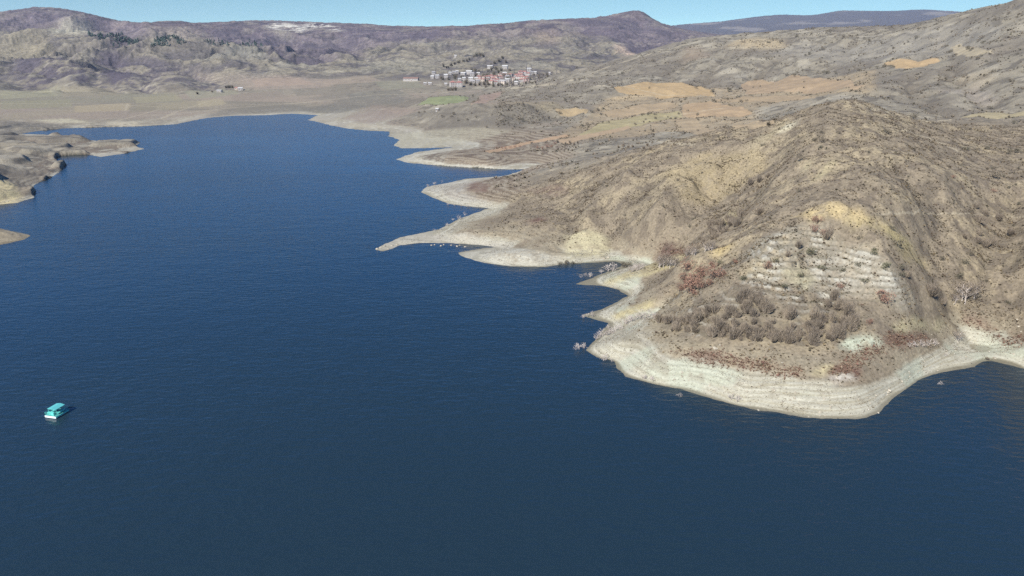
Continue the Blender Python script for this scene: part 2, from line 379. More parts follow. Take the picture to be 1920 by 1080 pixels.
mix(c(120, 102, 88), ring * sst(lines, .46, .54) * .8); mix(c(168, 156, 136), ring * (1 - sst(lines, .36, .46)) * .6)
hz_ = sst(Y, 425, 480) * (1 - sst(Y, 780, 860)) * (SD > 0) * sst(Z, 1.2, 2.4) * (1 - sst(Z, 8, 12)) * (X > -60) * (X < .22 * Y)
mix(c(146, 126, 104), hz_ * .6)
bd = .5 + .5 * np.sin(6.2832 * (Zl / 1.15 + (n3 - .5) * 1.6))
mix(c(110, 92, 78), hz_ * sst(bd, .62, .9) * .7 * sst(n3 + n5 * .3, .5, .7)); mix(c(176, 162, 140), hz_ * (1 - sst(bd, .1, .35)) * .5)
wet = (1 - sst(Z, .05, .55)) * (SD > 0) * (Y < 1000) * (1 - .75 * fy(330, 400))
mix(c(122, 112, 90), wet * .75)
mix(c(70, 66, 56), (SD <= 0).astype(np.float32))

# outlines read off the ground: [pixels], colour, strength, jitter, wavelength
PATCH = [
 # ochre and yellow soil
 ([(1473,410),(1513,392),(1563,378),(1612,397),(1640,425),(1600,420),(1560,405),(1520,415)], c(196,170,118), .8, 2, 6),
 ([(1527,332),(1545,312),(1568,296),(1562,315),(1540,332),(1525,342)], c(190,172,128), .7, 1.5, 5),
 ([(1500,322),(1512,303),(1522,306),(1512,322)], c(184,168,128), .7, 1.5, 5),
 ([(1458,250),(1470,236),(1495,226),(1490,236),(1472,249)], c(214,202,170), .8, 1, 4),
 ([(1400,270),(1430,250),(1470,225),(1485,230),(1450,262),(1410,285)], c(188,170,130), .45, 3, 8),
 ([(1660,425),(1685,438),(1715,462),(1700,466),(1672,446)], c(196,176,118), .7, 1.5, 5),
 ([(1573,402),(1640,410),(1700,450),(1745,490),(1730,505),(1680,470),(1600,430)], c(176,156,106), .5, 4, 9),
 ([(1460,505),(1510,500),(1535,530),(1505,540),(1470,528)], c(186,172,124), .6, 3, 7),
 ([(1400,490),(1450,490),(1450,520),(1400,520)], c(178,158,118), .45, 3, 7),
 ([(1230,330),(1320,290),(1420,280),(1440,310),(1380,360),(1290,380)], c(178,156,112), .5, 6, 14),
 ([(1360,400),(1378,398),(1385,425),(1360,425)], c(186,174,120), .5, 2, 5),
 ([(1330,470),(1372,455),(1378,462),(1340,482)], c(196,168,100), .6, 1.5, 5),
 ([(1060,440),(1120,432),(1150,465),(1120,485),(1060,478)], c(198,184,142), .75, 3, 9),
 ([(985,465),(1060,455),(1060,490),(1000,480)], c(176,160,132), .5, 3, 9),
 ([(1130,530),(1230,490),(1285,480),(1265,500),(1190,520),(1145,535)], c(192,174,124), .7, 2, 6),
 ([(1140,600),(1180,575),(1232,555),(1225,575),(1160,600)], c(190,172,120), .7, 2, 6),
 ([(890,215),(960,185),(1040,205),(1010,235)], c(150,132,106), .3, 8, 20),
 ([(935,193),(1040,190),(1060,210),(1000,202)], c(186,164,118), .55, 6, 14),
 # white limestone terraces on the front face
 ([(1390,480),(1450,440),(1500,420),(1560,430),(1640,470),(1700,540),(1730,580),(1690,585),(1600,560),(1500,540),(1420,530)], c(178,168,148), .35, 3, 8),
 ([(1510,480),(1600,470),(1660,500),(1690,545),(1600,540),(1530,520)], c(190,180,162), .35, 3, 8),
 # dark, grassy and reddish covers
 ([(1230,610),(1300,570),(1430,560),(1640,570),(1650,610),(1560,650),(1400,640),(1280,632)], c(118,106,90), .5, 4, 8),
 ([(1260,662),(1330,655),(1410,680),(1400,692),(1300,678)], c(128,100,84), .75, 1.5, 5),
 ([(1395,670),(1500,690),(1500,712),(1400,692)], c(150,124,100), .5, 2, 5),
 ([(1657,632),(1740,628),(1738,640),(1690,652),(1660,645)], c(116,86,72), .75, 1.5, 5),
 ([(1806,585),(1850,605),(1925,625),(1925,640),(1850,622),(1806,602)], c(108,76,64), .75, 1.5, 5),
 ([(1550,688),(1590,682),(1615,692),(1612,712),(1596,700),(1556,704)], c(118,84,70), .8, 1, 4),
 ([(1548,706),(1590,702),(1610,712),(1570,720)], c(208,196,182), .8, 1, 4),
 ([(1521,700),(1540,684),(1566,682),(1545,706)], c(196,178,132), .85, 1, 5),
 ([(1570,655),(1595,632),(1640,628),(1655,640),(1600,660)], c(194,198,172), .75, 2, 6),
 ([(1670,612),(1740,598),(1775,605),(1740,622),(1690,624)], c(186,172,128), .6, 2, 6),
 ([(873,345),(890,340),(917,346),(912,362),(880,358)], c(126,96,84), .7, 2, 6),
 ([(987,352),(1040,345),(1070,352),(1060,366),(1000,366)], c(122,98,86), .6, 3, 8),
 ([(990,412),(1018,406),(1025,414),(1000,422)], c(114,84,74), .75, 1.5, 5),
 ([(1227,465),(1270,461),(1300,464),(1272,477),(1232,476)], c(104,74,66), .75, 1.5, 5),
 ([(770,215),(860,200),(930,197),(1030,208),(1040,228),(960,240),(820,240)], c(116,107,96), .7, 8, 20),
 ([(1200,170),(1010,165),(930,192),(960,200),(1100,200),(1160,180)], c(128,117,102), .5, 8, 20),
 ([(1040,262),(1090,225),(1140,185),(1340,165),(1640,130),(1640,175),(1420,200),(1430,240),(1290,246),(1100,262)], c(166,144,112), .75, 6, 20),
 ([(728,262),(745,250),(800,245),(900,240),(960,245),(900,262),(790,277),(752,277)], c(178,168,142), .6, 4, 14),
 ([(0,226),(120,232),(140,240),(60,250),(0,250)], c(116,108,98), .85, 5, 25), ([(590,212),(560,206),(640,186),(760,180),(760,192),(690,200),(640,212)], c(122,115,104), .8, 6, 30), ([(500,212),(430,216),(380,220),(420,204),(560,196),(600,206)], c(126,118,106), .7, 5, 30),
 ([(640,222),(720,205),(790,206),(740,222),(690,232)], c(154,132,118), .6, 6, 25), ([(700,240),(640,236),(660,230),(740,238)], c(184,170,144), .8, 3, 14),
 ([(0,168),(100,160),(170,172),(110,182),(0,182)], c(156,148,118), .7, 10, 40), ([(170,170),(300,168),(340,182),(200,186)], c(150,142,114), .7, 10, 40), ([(250,196),(360,188),(400,196),(330,206),(250,206)], c(160,146,116), .7, 8, 30),
 ([(440,150),(540,140),(640,150),(600,166),(480,168)], c(164,142,124), .7, 10, 40), ([(470,170),(560,166),(580,174),(500,180)], c(134,132,112), .7, 8, 30), ([(640,128),(760,112),(840,125),(760,140)], c(148,140,122), .6, 14, 50),
 ([(700,470),(722,456),(752,443),(800,437),(900,446),(962,452),(960,464),(880,458),(790,457),(735,468)], c(186,176,158), .85, 2, 8), ([(858,475),(930,466),(1000,470),(1050,482),(1060,497),(960,500),(880,490)], c(190,182,164), .8, 2, 8), ([(790,356),(840,340),(900,338),(880,346),(868,360),(900,372),(930,388),(860,384)], c(188,180,166), .6, 3, 10),
 # left flats and hills
 ([(140,199),(245,193),(240,207),(140,211)], c(164,147,118), .8, 5, 20), ([(0,215),(140,200),(140,212),(0,226)], c(158,144,118), .6, 6, 20),
 ([(370,190),(412,184),(425,195),(372,201)], c(164,148,118), .8, 5, 20), ([(360,135),(480,140),(600,150),(640,175),(500,178),(430,160)], c(160,142,124), .55, 10, 40),
 ([(0,182),(120,165),(330,180),(340,192),(200,192),(0,195)], c(142,134,112), .7, 8, 30),
 ([(380,113),(420,98),(480,86),(505,112)], c(134,128,116), .8, 6, 30), ([(0,66),(90,60),(100,100),(0,112)], c(156,142,114), .6, 12, 50),
 ([(95,60),(110,42),(140,36),(172,45),(170,62),(140,66)], c(184,174,150), .75, 12, 50), ([(285,62),(320,50),(360,52),(380,70),(330,76)], c(170,154,132), .5, 14, 60),
 ([(60,225),(130,222),(180,232),(100,230)], c(196,184,152), .8, 4, 14), ([(200,228),(260,228),(262,235),(214,236)], c(192,178,150), .8, 3, 14),
 ([(500,52),(515,42),(560,48),(590,42),(640,52),(640,60),(600,54),(560,60),(520,56)], c(206,196,182), .7, 22, 60),
 ([(510,58),(545,56),(550,70),(525,72)], c(176,164,140), .6, 14, 60), ([(1150,88),(1165,84),(1190,100),(1185,106),(1170,100)], c(206,176,146), .8, 10, 40),
 ([(1005,62),(1040,62),(1050,78),(1005,80)], c(160,138,118), .6, 14, 60), ([(1180,26),(1195,23),(1212,32),(1195,36)], c(150,128,118), .7, 14, 50),
 ([(0,328),(25,345),(40,372),(28,384),(-20,385),(-20,345)], c(206,186,136), .9, 2, 10),
 ([(700,195),(790,200),(740,215),(640,220)], c(150,128,114), .5, 6, 30), ([(560,185),(690,190),(760,180),(640,175)], c(128,120,108), .6, 6, 30),
 # scars and pale soil on the right-hand slopes
 ([(1360,90),(1385,74),(1425,71),(1462,75),(1480,86),(1430,92)], c(190,166,126), .7, 5, 20),
 ([(1280,90),(1310,88),(1340,105),(1285,118)], c(160,136,112), .5, 6, 20), ([(1790,145),(1850,130),(1870,150),(1820,165)], c(166,146,116), .5, 6, 20),
 ([(1760,170),(1830,160),(1880,195),(1860,200)], c(166,152,140), .5, 5, 16), ([(1440,100),(1500,80),(1640,75),(1800,40),(1900,60),(1700,110)], c(146,138,128), .5, 10, 40),
 ([(1175,160),(1235,165),(1240,178),(1200,178)], c(176,166,146), .6, 3, 12), ([(1365,150),(1395,135),(1400,145)], c(176,166,150), .6, 5, 14),
]
DARK = [([(25,112),(90,98),(140,105),(140,130),(95,165),(40,160)], .8), ([(178,112),(200,92),(232,112),(260,150),(225,155),(190,130)], .9), ([(130,122),(175,125),(178,160),(140,160)], .85), ([(213,110),(300,108),(400,140),(400,165),(280,170),(225,150)], .6),
        ([(160,60),(240,68),(270,84),(240,90),(170,72)], .7), ([(395,52),(520,62),(640,72),(640,110),(520,112),(500,88),(400,80)], .8), ([(0,30),(110,22),(260,42),(280,66),(160,54),(60,48),(0,52)], .7), ([(640,50),(800,60),(860,58),(720,84),(640,100)], .75), ([(1060,40),(1200,26),(1290,66),(1240,90),(1150,72)], .7)]
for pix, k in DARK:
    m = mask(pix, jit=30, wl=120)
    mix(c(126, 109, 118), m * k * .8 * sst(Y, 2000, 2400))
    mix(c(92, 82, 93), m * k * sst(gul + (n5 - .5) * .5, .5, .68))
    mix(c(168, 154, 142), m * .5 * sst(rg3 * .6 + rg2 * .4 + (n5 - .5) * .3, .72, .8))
for pix, col, k, jit, wl in PATCH:
    if wl == 60 and jit == 22: mix(c(222, 212, 196), mask(pix, jit=8, wl=wl) * sst(rg3 * .5 + rg2 * .5, .56, .66)); continue
    mix(col, mask(pix, jit=jit, wl=wl) * k * (.45 + .9 * sst(n2 * .6 + n1 * .4, .3, .6)) * .84)

# white ledges follow the contour lines of the front face
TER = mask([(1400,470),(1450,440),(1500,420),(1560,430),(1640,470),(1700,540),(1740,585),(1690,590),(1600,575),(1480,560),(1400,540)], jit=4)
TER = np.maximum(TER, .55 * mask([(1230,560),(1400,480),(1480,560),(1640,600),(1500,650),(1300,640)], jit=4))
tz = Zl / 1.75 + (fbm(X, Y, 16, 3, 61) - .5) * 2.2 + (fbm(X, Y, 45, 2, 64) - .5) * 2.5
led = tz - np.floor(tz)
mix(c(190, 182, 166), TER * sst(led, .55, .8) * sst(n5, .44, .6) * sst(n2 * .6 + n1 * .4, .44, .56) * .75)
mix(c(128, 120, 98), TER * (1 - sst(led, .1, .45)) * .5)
Z = np.where(TER > 0, Z + TER * (sst(led, .55, .95) - led) * .8, Z).astype(np.float32)

# cultivated and mown fields
FIELDS = [
 ('tan', c(190,157,108), [(1150,163),(1225,155),(1290,158),(1335,170),(1338,181),(1280,183),(1200,179),(1160,174)]),
 ('green', c(170,154,110), [(1087,252),(1133,228),(1200,217),(1273,208),(1280,219),(1200,236),(1130,252),(1096,256)]),
 ('tan', c(182,151,112), [(1280,196),(1330,190),(1395,200),(1410,214),(1340,219),(1278,216)]),
 ('tan', c(174,150,116), [(1262,226),(1300,222),(1420,226),(1450,232),(1400,243),(1280,241)]),
 ('tan', c(172,144,110), [(1390,158),(1420,150),(1510,143),(1600,152),(1620,160),(1600,170),(1500,172),(1400,177)]),
 ('tan', c(192,158,110), [(1655,119),(1690,110),(1750,109),(1762,114),(1735,125),(1680,129)]),
 ('pale', c(178,160,128), [(1780,90),(1800,82),(1856,95),(1866,102),(1815,107)]),
 ('pale', c(178,160,120), [(1800,221),(1850,211),(1940,203),(1940,217),(1850,222)]),
 ('orange', c(188,152,114), [(907,283),(973,268),(1062,252),(1070,256),(990,270),(917,287)]),
 ('tan', c(184,156,112), [(1040,204),(1075,203),(1103,206),(1098,213),(1050,216)]),
 ('tan', c(176,150,114), [(1125,211),(1180,200),(1230,194),(1272,197),(1255,206),(1150,222)]),
 ('orange', c(182,152,116), [(1040,264),(1090,254),(1180,234),(1184,240),(1110,258),(1062,270)]),
 ('tan', c(176,150,114), [(1336,186),(1400,180),(1500,178),(1530,184),(1430,191),(1345,192)]),
 ('meadow', c(142,146,100), [(783,197),(800,185),(835,180),(880,183),(870,190),(836,196)]),
 ('plough', c(166,138,118), [(884,196),(900,178),(945,171),(928,186),(912,193)]),
]
LAB = np.zeros((NR, NC), np.int8)
LAB[(Z * 0 + Y) > 1650] = 2
LAB[bankm > .5] = 1
EDGE = np.zeros((NR, NC), np.float32)
furrow = .92 + .16 * fbm(X * .8 + Y * .6, (Y * .8 - X * .6) * .12, 5, 2, 62)
for k, (kind, col, pix) in enumerate(FIELDS):
    m = mask(pix, jit=3.5, wl=22, hard=True)
    mix(col * np.array([.94, .95, .99], np.float32), m * .93)
    mix(col * .85, m * sst(n3, .5, .66) * .5); mul(1 + m * (furrow - 1))
    LAB[m > .5] = 3 + k
    EDGE = np.maximum(EDGE, 1 - np.abs(2 * mask(pix, jit=3.5, wl=22) - 1))
# dirt tracks
PARCEL = [([(0,172),(90,166),(110,180),(0,186)], c(158,150,118)), ([(112,166),(210,163),(230,178),(118,181)], c(150,136,112)), ([(140,199),(245,193),(240,207),(140,211)], c(172,154,122)), ([(0,190),(130,186),(136,200),(0,205)], c(150,142,110)),
          ([(250,182),(330,178),(345,188),(255,194)], c(162,150,116)), ([(250,198),(300,195),(290,208),(240,212)], c(142,130,108)), ([(345,172),(420,165),(450,176),(360,186)], c(152,146,120)), ([(370,190),(412,184),(425,195),(372,201)], c(172,156,124)), ([(430,178),(520,170),(540,180),(440,190)], c(146,130,114)),
          ([(470,150),(560,146),(590,158),(480,163)], c(172,146,124)), ([(545,168),(640,160),(660,172),(556,180)], c(136,126,110)), ([(600,150),(690,142),(720,154),(610,160)], c(162,142,122)), ([(650,176),(740,168),(770,178),(660,188)], c(124,118,106)), ([(700,152),(780,150),(800,165),(720,168)], c(146,140,116)), ([(440,196),(520,192),(530,203),(450,208)], c(134,124,108)),
          ([(720,118),(790,112),(830,124),(740,130)], c(150,140,120)), ([(930,118),(1000,112),(1040,124),(960,130)], c(140,132,118)), ([(1130,185),(1200,176),(1240,182),(1150,192)], c(176,152,116)), ([(1430,196),(1500,188),(1540,190),(1480,204)], c(156,142,122))]
for pix, col in PARCEL: mix(col, mask(pix, jit=3, wl=40, hard=True) * .6)
TRACKS = [([(1640,402),(1700,399),(1780,400),(1850,402),(1960,408)], .55), ([(1690,243),(1740,258),(1790,280),(1800,287)], 2.0), ([(1180,262),(1240,266),(1300,272)], 3.),
          ([(1070,152),(1140,125),(1200,107),(1290,82)], 6), ([(960,166),(995,162),(1040,158)], 7), ([(1120,160),(1170,162),(1240,178),(1320,180),(1400,178)], 3.),
          ([(1180,232),(1320,207),(1400,198)], 2.5), ([(240,195),(235,208)], 4), ([(0,194),(180,195),(300,200)], 5), ([(60,229),(180,233),(262,236)], 4), ([(212,233),(300,224),(330,212),(440,202),(600,190)], 4.5), ([(340,201),(560,193),(700,178),(800,176)], 4), ([(640,240),(600,231),(578,225)], 4), ([(700,238),(745,240)], 4), ([(300,205),(215,228)], 4), ([(390,190),(330,210),(300,222)], 4),
          ([(1590,190),(1680,215),(1740,228),(1790,224)], 2.2), ([(1330,90),(1440,90),(1500,82)], 3.5)]
for pix, w in TRACKS:
    P = []
    for (u0, v0), (u1, v1) in zip(pix, pix[1:]):
        for t in np.linspace(0, 1, 6)[:-1]: P.append(hit(u0 + (u1 - u0) * t, v0 + (v1 - v0) * t)[:2])
    P.append(hit(*pix[-1])[:2])
    best = np.full((NR, NC), 1e9, np.float32)
    for (x1, y1), (x2, y2) in zip(P, P[1:]):
        if math.hypot(x2 - x1, y2 - y1) > 160: continue
        r0, r1 = np.searchsorted(ROWS, [min(y1, y2) - 15, max(y1, y2) + 15])
        dx, dy = x2 - x1, y2 - y1
        xs, ys = X[r0:r1], Y[r0:r1]
        t = np.clip(((xs - x1) * dx + (ys - y1) * dy) / (dx * dx + dy * dy + 1e-6), 0, 1)
        best[r0:r1] = np.minimum(best[r0:r1], np.hypot(xs - x1 - t * dx, ys - y1 - t * dy))
    mix(c(186, 170, 142), (1 - sst(best, w * .35, w * .6)) * .5)
mul(.9 + .2 * fbm(X, Y, .8, 2, 63))
C = C.mean(2, keepdims=True) * .2 + C * .8
C *= np.array([.97, 1., .975], np.float32)
C = np.clip(C, .01, .9)

# ------------------------------------------------------------------ node helpers and materials
def newmat(name):
    m = bpy.data.materials.new(name); m.use_nodes = True
    nt = m.node_tree; b = nt.nodes['Principled BSDF']
    return m, nt, b
def node(nt, typ, **kw):
    nd = nt.nodes.new(typ)
    for k, v in kw.items():
        if hasattr(nd, k): setattr(nd, k, v)
        else: nd.inputs[k.replace('_', ' ')].default_value = v
    return nd
def ground_mat(name, scale, amount, bump):
    m, nt, b = newmat(name)
    at = node(nt, 'ShaderNodeAttribute', attribute_name='Col')
    geo = node(nt, 'ShaderNodeNewGeometry')
    nz = node(nt, 'ShaderNodeTexNoise'); nz.inputs['Scale'].default_value = scale; nz.inputs['Detail'].default_value = 5; nz.inputs['Roughness'].default_value = .62
    nt.links.new(geo.outputs['Position'], nz.inputs['Vector'])
    mr = node(nt, 'ShaderNodeMapRange'); mr.inputs['From Min'].default_value = .3; mr.inputs['From Max'].default_value = .7
    mr.inputs['To Min'].default_value = 1 - amount; mr.inputs['To Max'].default_value = 1 + amount
    nt.links.new(nz.outputs['Fac'], mr.inputs['Value'])
    mx = node(nt, 'ShaderNodeVectorMath', operation='SCALE')
    nt.links.new(at.outputs['Color'], mx.inputs[0]); nt.links.new(mr.outputs['Result'], mx.inputs['Scale'])
    nt.links.new(mx.outputs['Vector'], b.inputs['Base Color'])
    b.inputs['Roughness'].default_value = 1; b.inputs['Specular IOR Level'].default_value = .1
    bp = node(nt, 'ShaderNodeBump'); bp.inputs['Strength'].default_value = .6; bp.inputs['Distance'].default_value = bump
    nt.links.new(nz.outputs['Fac'], bp.inputs['Height']); nt.links.new(bp.outputs['Normal'], b.inputs['Normal'])
    return m
M_GROUND = ground_mat('dry_grass_soil', 1.1, .3, .35)
M_BANK = ground_mat('silt_and_gravel', 1.6, .16, .16)
M_FIELD = ground_mat('tilled_soil', .6, .14, .15)
M_HILL = ground_mat('far_hillside', .09, .34, 7.)

def raw_mesh(name, co, quads, mat, colors=None, smooth=True):
    me = bpy.data.meshes.new(name)
    k = quads.shape[1]
    me.vertices.add(len(co)); me.vertices.foreach_set('co', np.ascontiguousarray(co, np.float32).ravel())
    me.loops.add(quads.size); me.loops.foreach_set('vertex_index', np.ascontiguousarray(quads, np.int32).ravel())
    me.polygons.add(len(quads)); me.polygons.foreach_set('loop_start', np.arange(0, quads.size, k, dtype=np.int32))
    me.polygons.foreach_set('use_smooth', np.full(len(quads), smooth))
    if colors is not None:
        at = me.color_attributes.new('Col', 'FLOAT_COLOR', 'POINT')
        at.data.foreach_set('color', np.concatenate([colors, np.ones((len(colors), 1), np.float32)], 1).astype(np.float32).ravel())
    me.update(); me.validate()
    me.materials.append(mat)
    return me
def link(name, me, parent=None, **props):
    o = bpy.data.objects.new(name, me); COL.objects.link(o)
    o.parent = parent
    for k, v in props.items(): o[k] = v
    return o

idx = np.arange(NR * NC).reshape(NR, NC)
Q = np.stack([idx[:-1, :-1], idx[:-1, 1:], idx[1:, 1:], idx[1:, :-1]], -1).reshape(-1, 4)
zf = Z.ravel()
ql = LAB[:-1, :-1].ravel()
vis = zf[Q].max(1) > -2.5
co = np.stack([X.ravel(), Y.ravel(), zf], 1)
Cf = C.reshape(-1, 3)
def sheet(name, lab, mat, label, cat):
    q = Q[vis & (ql == lab)]
    if not len(q): return
    u, inv = np.unique(q, return_inverse=True)
    link(name, raw_mesh(name, co[u], inv.reshape(-1, 4), mat, Cf[u]), kind='structure', label=label, category=cat)
sheet('terrain', 0, M_GROUND, 'dry brown hillsides sloping down to the reservoir', 'hillside')
sheet('shore', 1, M_BANK, 'pale bare drawdown bank around the water with old strand lines', 'shore')
sheet('hills', 2, M_HILL, 'distant grey and purple brown hills behind the lake and village', 'hills')
WHERE = ['largest golden field below the hill crest in the middle distance', 'long greenish tan field strip above the second headland', 'tan field right of the greenish strip', 'pale tan field lowest above the bare ridge',
         'long brown field reaching right across the slope', 'small bright golden field high on the right slope', 'pale field near the top of the right slope', 'pale straw field at the right edge behind the summit',
         'narrow orange field strip running down to the headland', 'little golden field right of the dark knoll', 'golden field between two hedged strips', 'orange strip below the long greenish field', 'thin tan strip below the long brown field', 'green meadow on the flats below the village', 'reddish brown plough land below the village road']
for k in range(len(FIELDS)):
    sheet('field', 3 + k, M_FIELD, WHERE[k], 'field')

# ------------------------------------------------------------------ water
m, nt, b = newmat('lake_water')
b.inputs['Base Color'].default_value = (.0125, .027, .040, 1)
b.inputs['Roughness'].default_value = .17; b.inputs['IOR'].default_value = 1.333
geo = node(nt, 'ShaderNodeNewGeometry')
def wave(scale, sx, sy, rot, det):
    mp = node(nt, 'ShaderNodeMapping'); mp.inputs['Scale'].default_value = (sx, sy, 1); mp.inputs['Rotation'].default_value = (0, 0, rot)
    nz = node(nt, 'ShaderNodeTexNoise'); nz.inputs['Scale'].default_value = scale; nz.inputs['Detail'].default_value = det; nz.inputs['Roughness'].default_value = .55
    nt.links.new(geo.outputs['Position'], mp.inputs['Vector']); nt.links.new(mp.outputs['Vector'], nz.inputs['Vector'])
    return nz
w1, w2, w3 = wave(.55, .45, 1, .12, 3), wave(.13, .5, 1, -.1, 2), wave(.006, .5, 1.2, .2, 4)
ad = node(nt, 'ShaderNodeMath', operation='MULTIPLY_ADD'); ad.inputs[1].default_value = 1.0
nt.links.new(w2.outputs['Fac'], ad.inputs[0]); nt.links.new(w1.outputs['Fac'], ad.inputs[2])
bp = node(nt, 'ShaderNodeBump'); bp.inputs['Distance'].default_value = .35
mr = node(nt, 'ShaderNodeMapRange'); mr.inputs['From Min'].default_value = .38; mr.inputs['From Max'].default_value = .62; mr.inputs['To Min'].default_value = .55; mr.inputs['To Max'].default_value = 1.0
nt.links.new(w3.outputs['Fac'], mr.inputs['Value']); nt.links.new(mr.outputs['Result'], bp.inputs['Strength'])
nt.links.new(ad.outputs[0], bp.inputs['Height']); nt.links.new(bp.outputs['Normal'], b.inputs['Normal'])
M_WATER = m
wv = np.array([(-2200, -700, 0), (2200, -700, 0), (2200, 1700, 0), (-2200, 1700, 0)], np.float32)
link('water', raw_mesh('water', wv, np.array([[0, 1, 2, 3]]), M_WATER), kind='structure', label='deep blue reservoir water with fine wind ripples', category='lake')
# lake bed under the whole, so nothing is open below the camera
lb = np.array([(-14000, -800, -6), (14000, -800, -6), (14000, 13600, -6), (-14000, 13600, -6)], np.float32)
mb, ntb, bb = newmat('lake_bed_mud'); bb.inputs['Base Color'].default_value = (.06, .055, .045, 1)
link('ground', raw_mesh('ground', lb, np.array([[0, 1, 2, 3]]), mb), kind='structure', label='muddy lake bed beneath the water', category='ground')

# ------------------------------------------------------------------ sky, sun, haze, camera
SUN_AZ, SUN_EL = R(-145), R(40)                     # behind the left shoulder
W = bpy.data.worlds.new('World'); S.world = W; W.use_nodes = True
wt = W.node_tree; bg = wt.nodes['Background']
sk = wt.nodes.new('ShaderNodeTexSky'); sk.sky_type = 'NISHITA'; sk.sun_disc = False
sk.sun_elevation = SUN_EL; sk.sun_rotation = SUN_AZ; sk.altitude = 9000; sk.air_density = .8; sk.dust_density = 0; sk.ozone_density = 4
tint = wt.nodes.new('ShaderNodeMix'); tint.data_type = 'RGBA'; tint.blend_type = 'MULTIPLY'; tint.inputs[0].default_value = 1
tc = wt.nodes.new('ShaderNodeTexCoord'); sx = wt.nodes.new('ShaderNodeSeparateXYZ'); rp_ = wt.nodes.new('ShaderNodeValToRGB')
wt.links.new(tc.outputs['Generated'], sx.inputs[0]); wt.links.new(sx.outputs['Z'], rp_.inputs['Fac'])
rp_.color_ramp.elements[0].position = .07; rp_.color_ramp.elements[0].color = (1.1, 1.05, .6, 1)     # dusty air low down, deep blue above
rp_.color_ramp.elements[1].position = .22; rp_.color_ramp.elements[1].color = (.28, 1.2, 1.68, 1)
wt.links.new(rp_.outputs['Color'], tint.inputs[7]); wt.links.new(sk.outputs['Color'], tint.inputs[6]); wt.links.new(tint.outputs[2], bg.inputs['Color'])
bg.inputs['Strength'].default_value = .128
L = bpy.data.lights.new('sun', 'SUN'); L.energy = 4.9; L.angle = R(.5); L.color = (1, .955, .88)
lo = link('sun', L)
from mathutils import Vector
sd = Vector((math.sin(SUN_AZ) * math.cos(SUN_EL), math.cos(SUN_AZ) * math.cos(SUN_EL), math.sin(SUN_EL)))
lo.rotation_euler = sd.to_track_quat('Z', 'Y').to_euler()

if True:
    hv = np.array([(x, y, z) for z in (-8, 640) for x, y in ((-13200, -900), (13200, -900), (13200, 13700), (-13200, 13700))], np.float32)
    hq = np.array([[0, 3, 2, 1], [4, 5, 6, 7], [0, 1, 5, 4], [1, 2, 6, 5], [2, 3, 7, 6], [3, 0, 4, 7]])
    mh = bpy.data.materials.new('thin_air_haze'); mh.use_nodes = True
    mh.node_tree.nodes.clear()
    ou = mh.node_tree.nodes.new('ShaderNodeOutputMaterial'); pv = mh.node_tree.nodes.new('ShaderNodeVolumePrincipled')
    pv.inputs['Color'].default_value = (.64, .78, 1, 1); pv.inputs['Density'].default_value = 4e-5; pv.inputs['Anisotropy'].default_value = .1
    mh.node_tree.links.new(pv.outputs['Volume'], ou.inputs['Volume'])
    hz = link('haze', raw_mesh('haze', hv, hq, mh, smooth=False), kind='stuff', label='thin blue air haze over the far hills', category='haze')

cam = bpy.data.cameras.new('camera'); co_ = link('camera', cam)
cam.sensor_fit = 'HORIZONTAL'; cam.sensor_width = 36; cam.lens = 36 * F / 1920; cam.clip_start = 1; cam.clip_end = 60000
co_.location = (0, 0, H); co_.rotation_euler = (math.pi / 2 - PITCH, 0, 0)
S.camera = co_
S.view_settings.view_transform = 'Standard'; S.view_settings.look = 'None'; S.view_settings.exposure = .68; S.view_settings.gamma = 1
S.cycles.use_denoising = False
S.cycles.volume_bounces = 0; S.cycles.max_bounces = 5
#@@
# ------------------------------------------------------------------ plants
def plant_mat(name, col, var=.3, tint=None):
    m, nt, b = newmat(name)
    oi = node(nt, 'ShaderNodeObjectInfo'); geo = node(nt, 'ShaderNodeNewGeometry')
    nz = node(nt, 'ShaderNodeTexNoise'); nz.inputs['Scale'].default_value = 1.7; nz.inputs['Detail'].default_value = 3
    nt.links.new(geo.outputs['Position'], nz.inputs['Vector'])
    mxc = node(nt, 'ShaderNodeMix', data_type='RGBA'); mxc.inputs[6].default_value = (*col, 1); mxc.inputs[7].default_value = (*(tint if tint is not None else col * .8), 1)
    nt.links.new(oi.outputs['Random'], mxc.inputs[0])
    mr = node(nt, 'ShaderNodeMapRange'); mr.inputs['From Min'].default_value = .3; mr.inputs['From Max'].default_value = .7
    mr.inputs['To Min'].default_value = 1 - var; mr.inputs['To Max'].default_value = 1 + var
    nt.links.new(nz.outputs['Fac'], mr.inputs['Value'])
    sc = node(nt, 'ShaderNodeVectorMath', operation='SCALE')
    nt.links.new(mxc.outputs[2], sc.inputs[0]); nt.links.new(mr.outputs['Result'], sc.inputs['Scale'])
    nt.links.new(sc.outputs['Vector'], b.inputs['Base Color']); b.inputs['Roughness'].default_value = .95; b.inputs['Specular IOR Level'].default_value = .1
    return m
M_BUSH = plant_mat('dry_bush_leaves', c(116, 106, 92, 1) , .3, c(98, 94, 80, 1))
M_BARE = plant_mat('bare_twigs', c(140, 128, 112, 1), .25, c(122, 112, 100, 1))
M_RUSS = plant_mat('russet_leaves', c(146, 114, 98, 1), .25, c(124, 98, 84, 1))
M_OLIVE = plant_mat('olive_leaves', c(112, 110, 86, 1), .25, c(96, 94, 76, 1))
M_DEAD = plant_mat('bleached_wood', c(196, 186, 176, 1), .15, c(168, 158, 150, 1))
M_STEM = plant_mat('grey_bark', c(110, 98, 88, 1), .2)
M_PINE = plant_mat('pine_needles', c(84, 98, 88, 1), .3, c(74, 88, 80, 1))
M_POPL = plant_mat('poplar_twigs', c(150, 142, 138, 1), .2, c(120, 112, 110, 1))

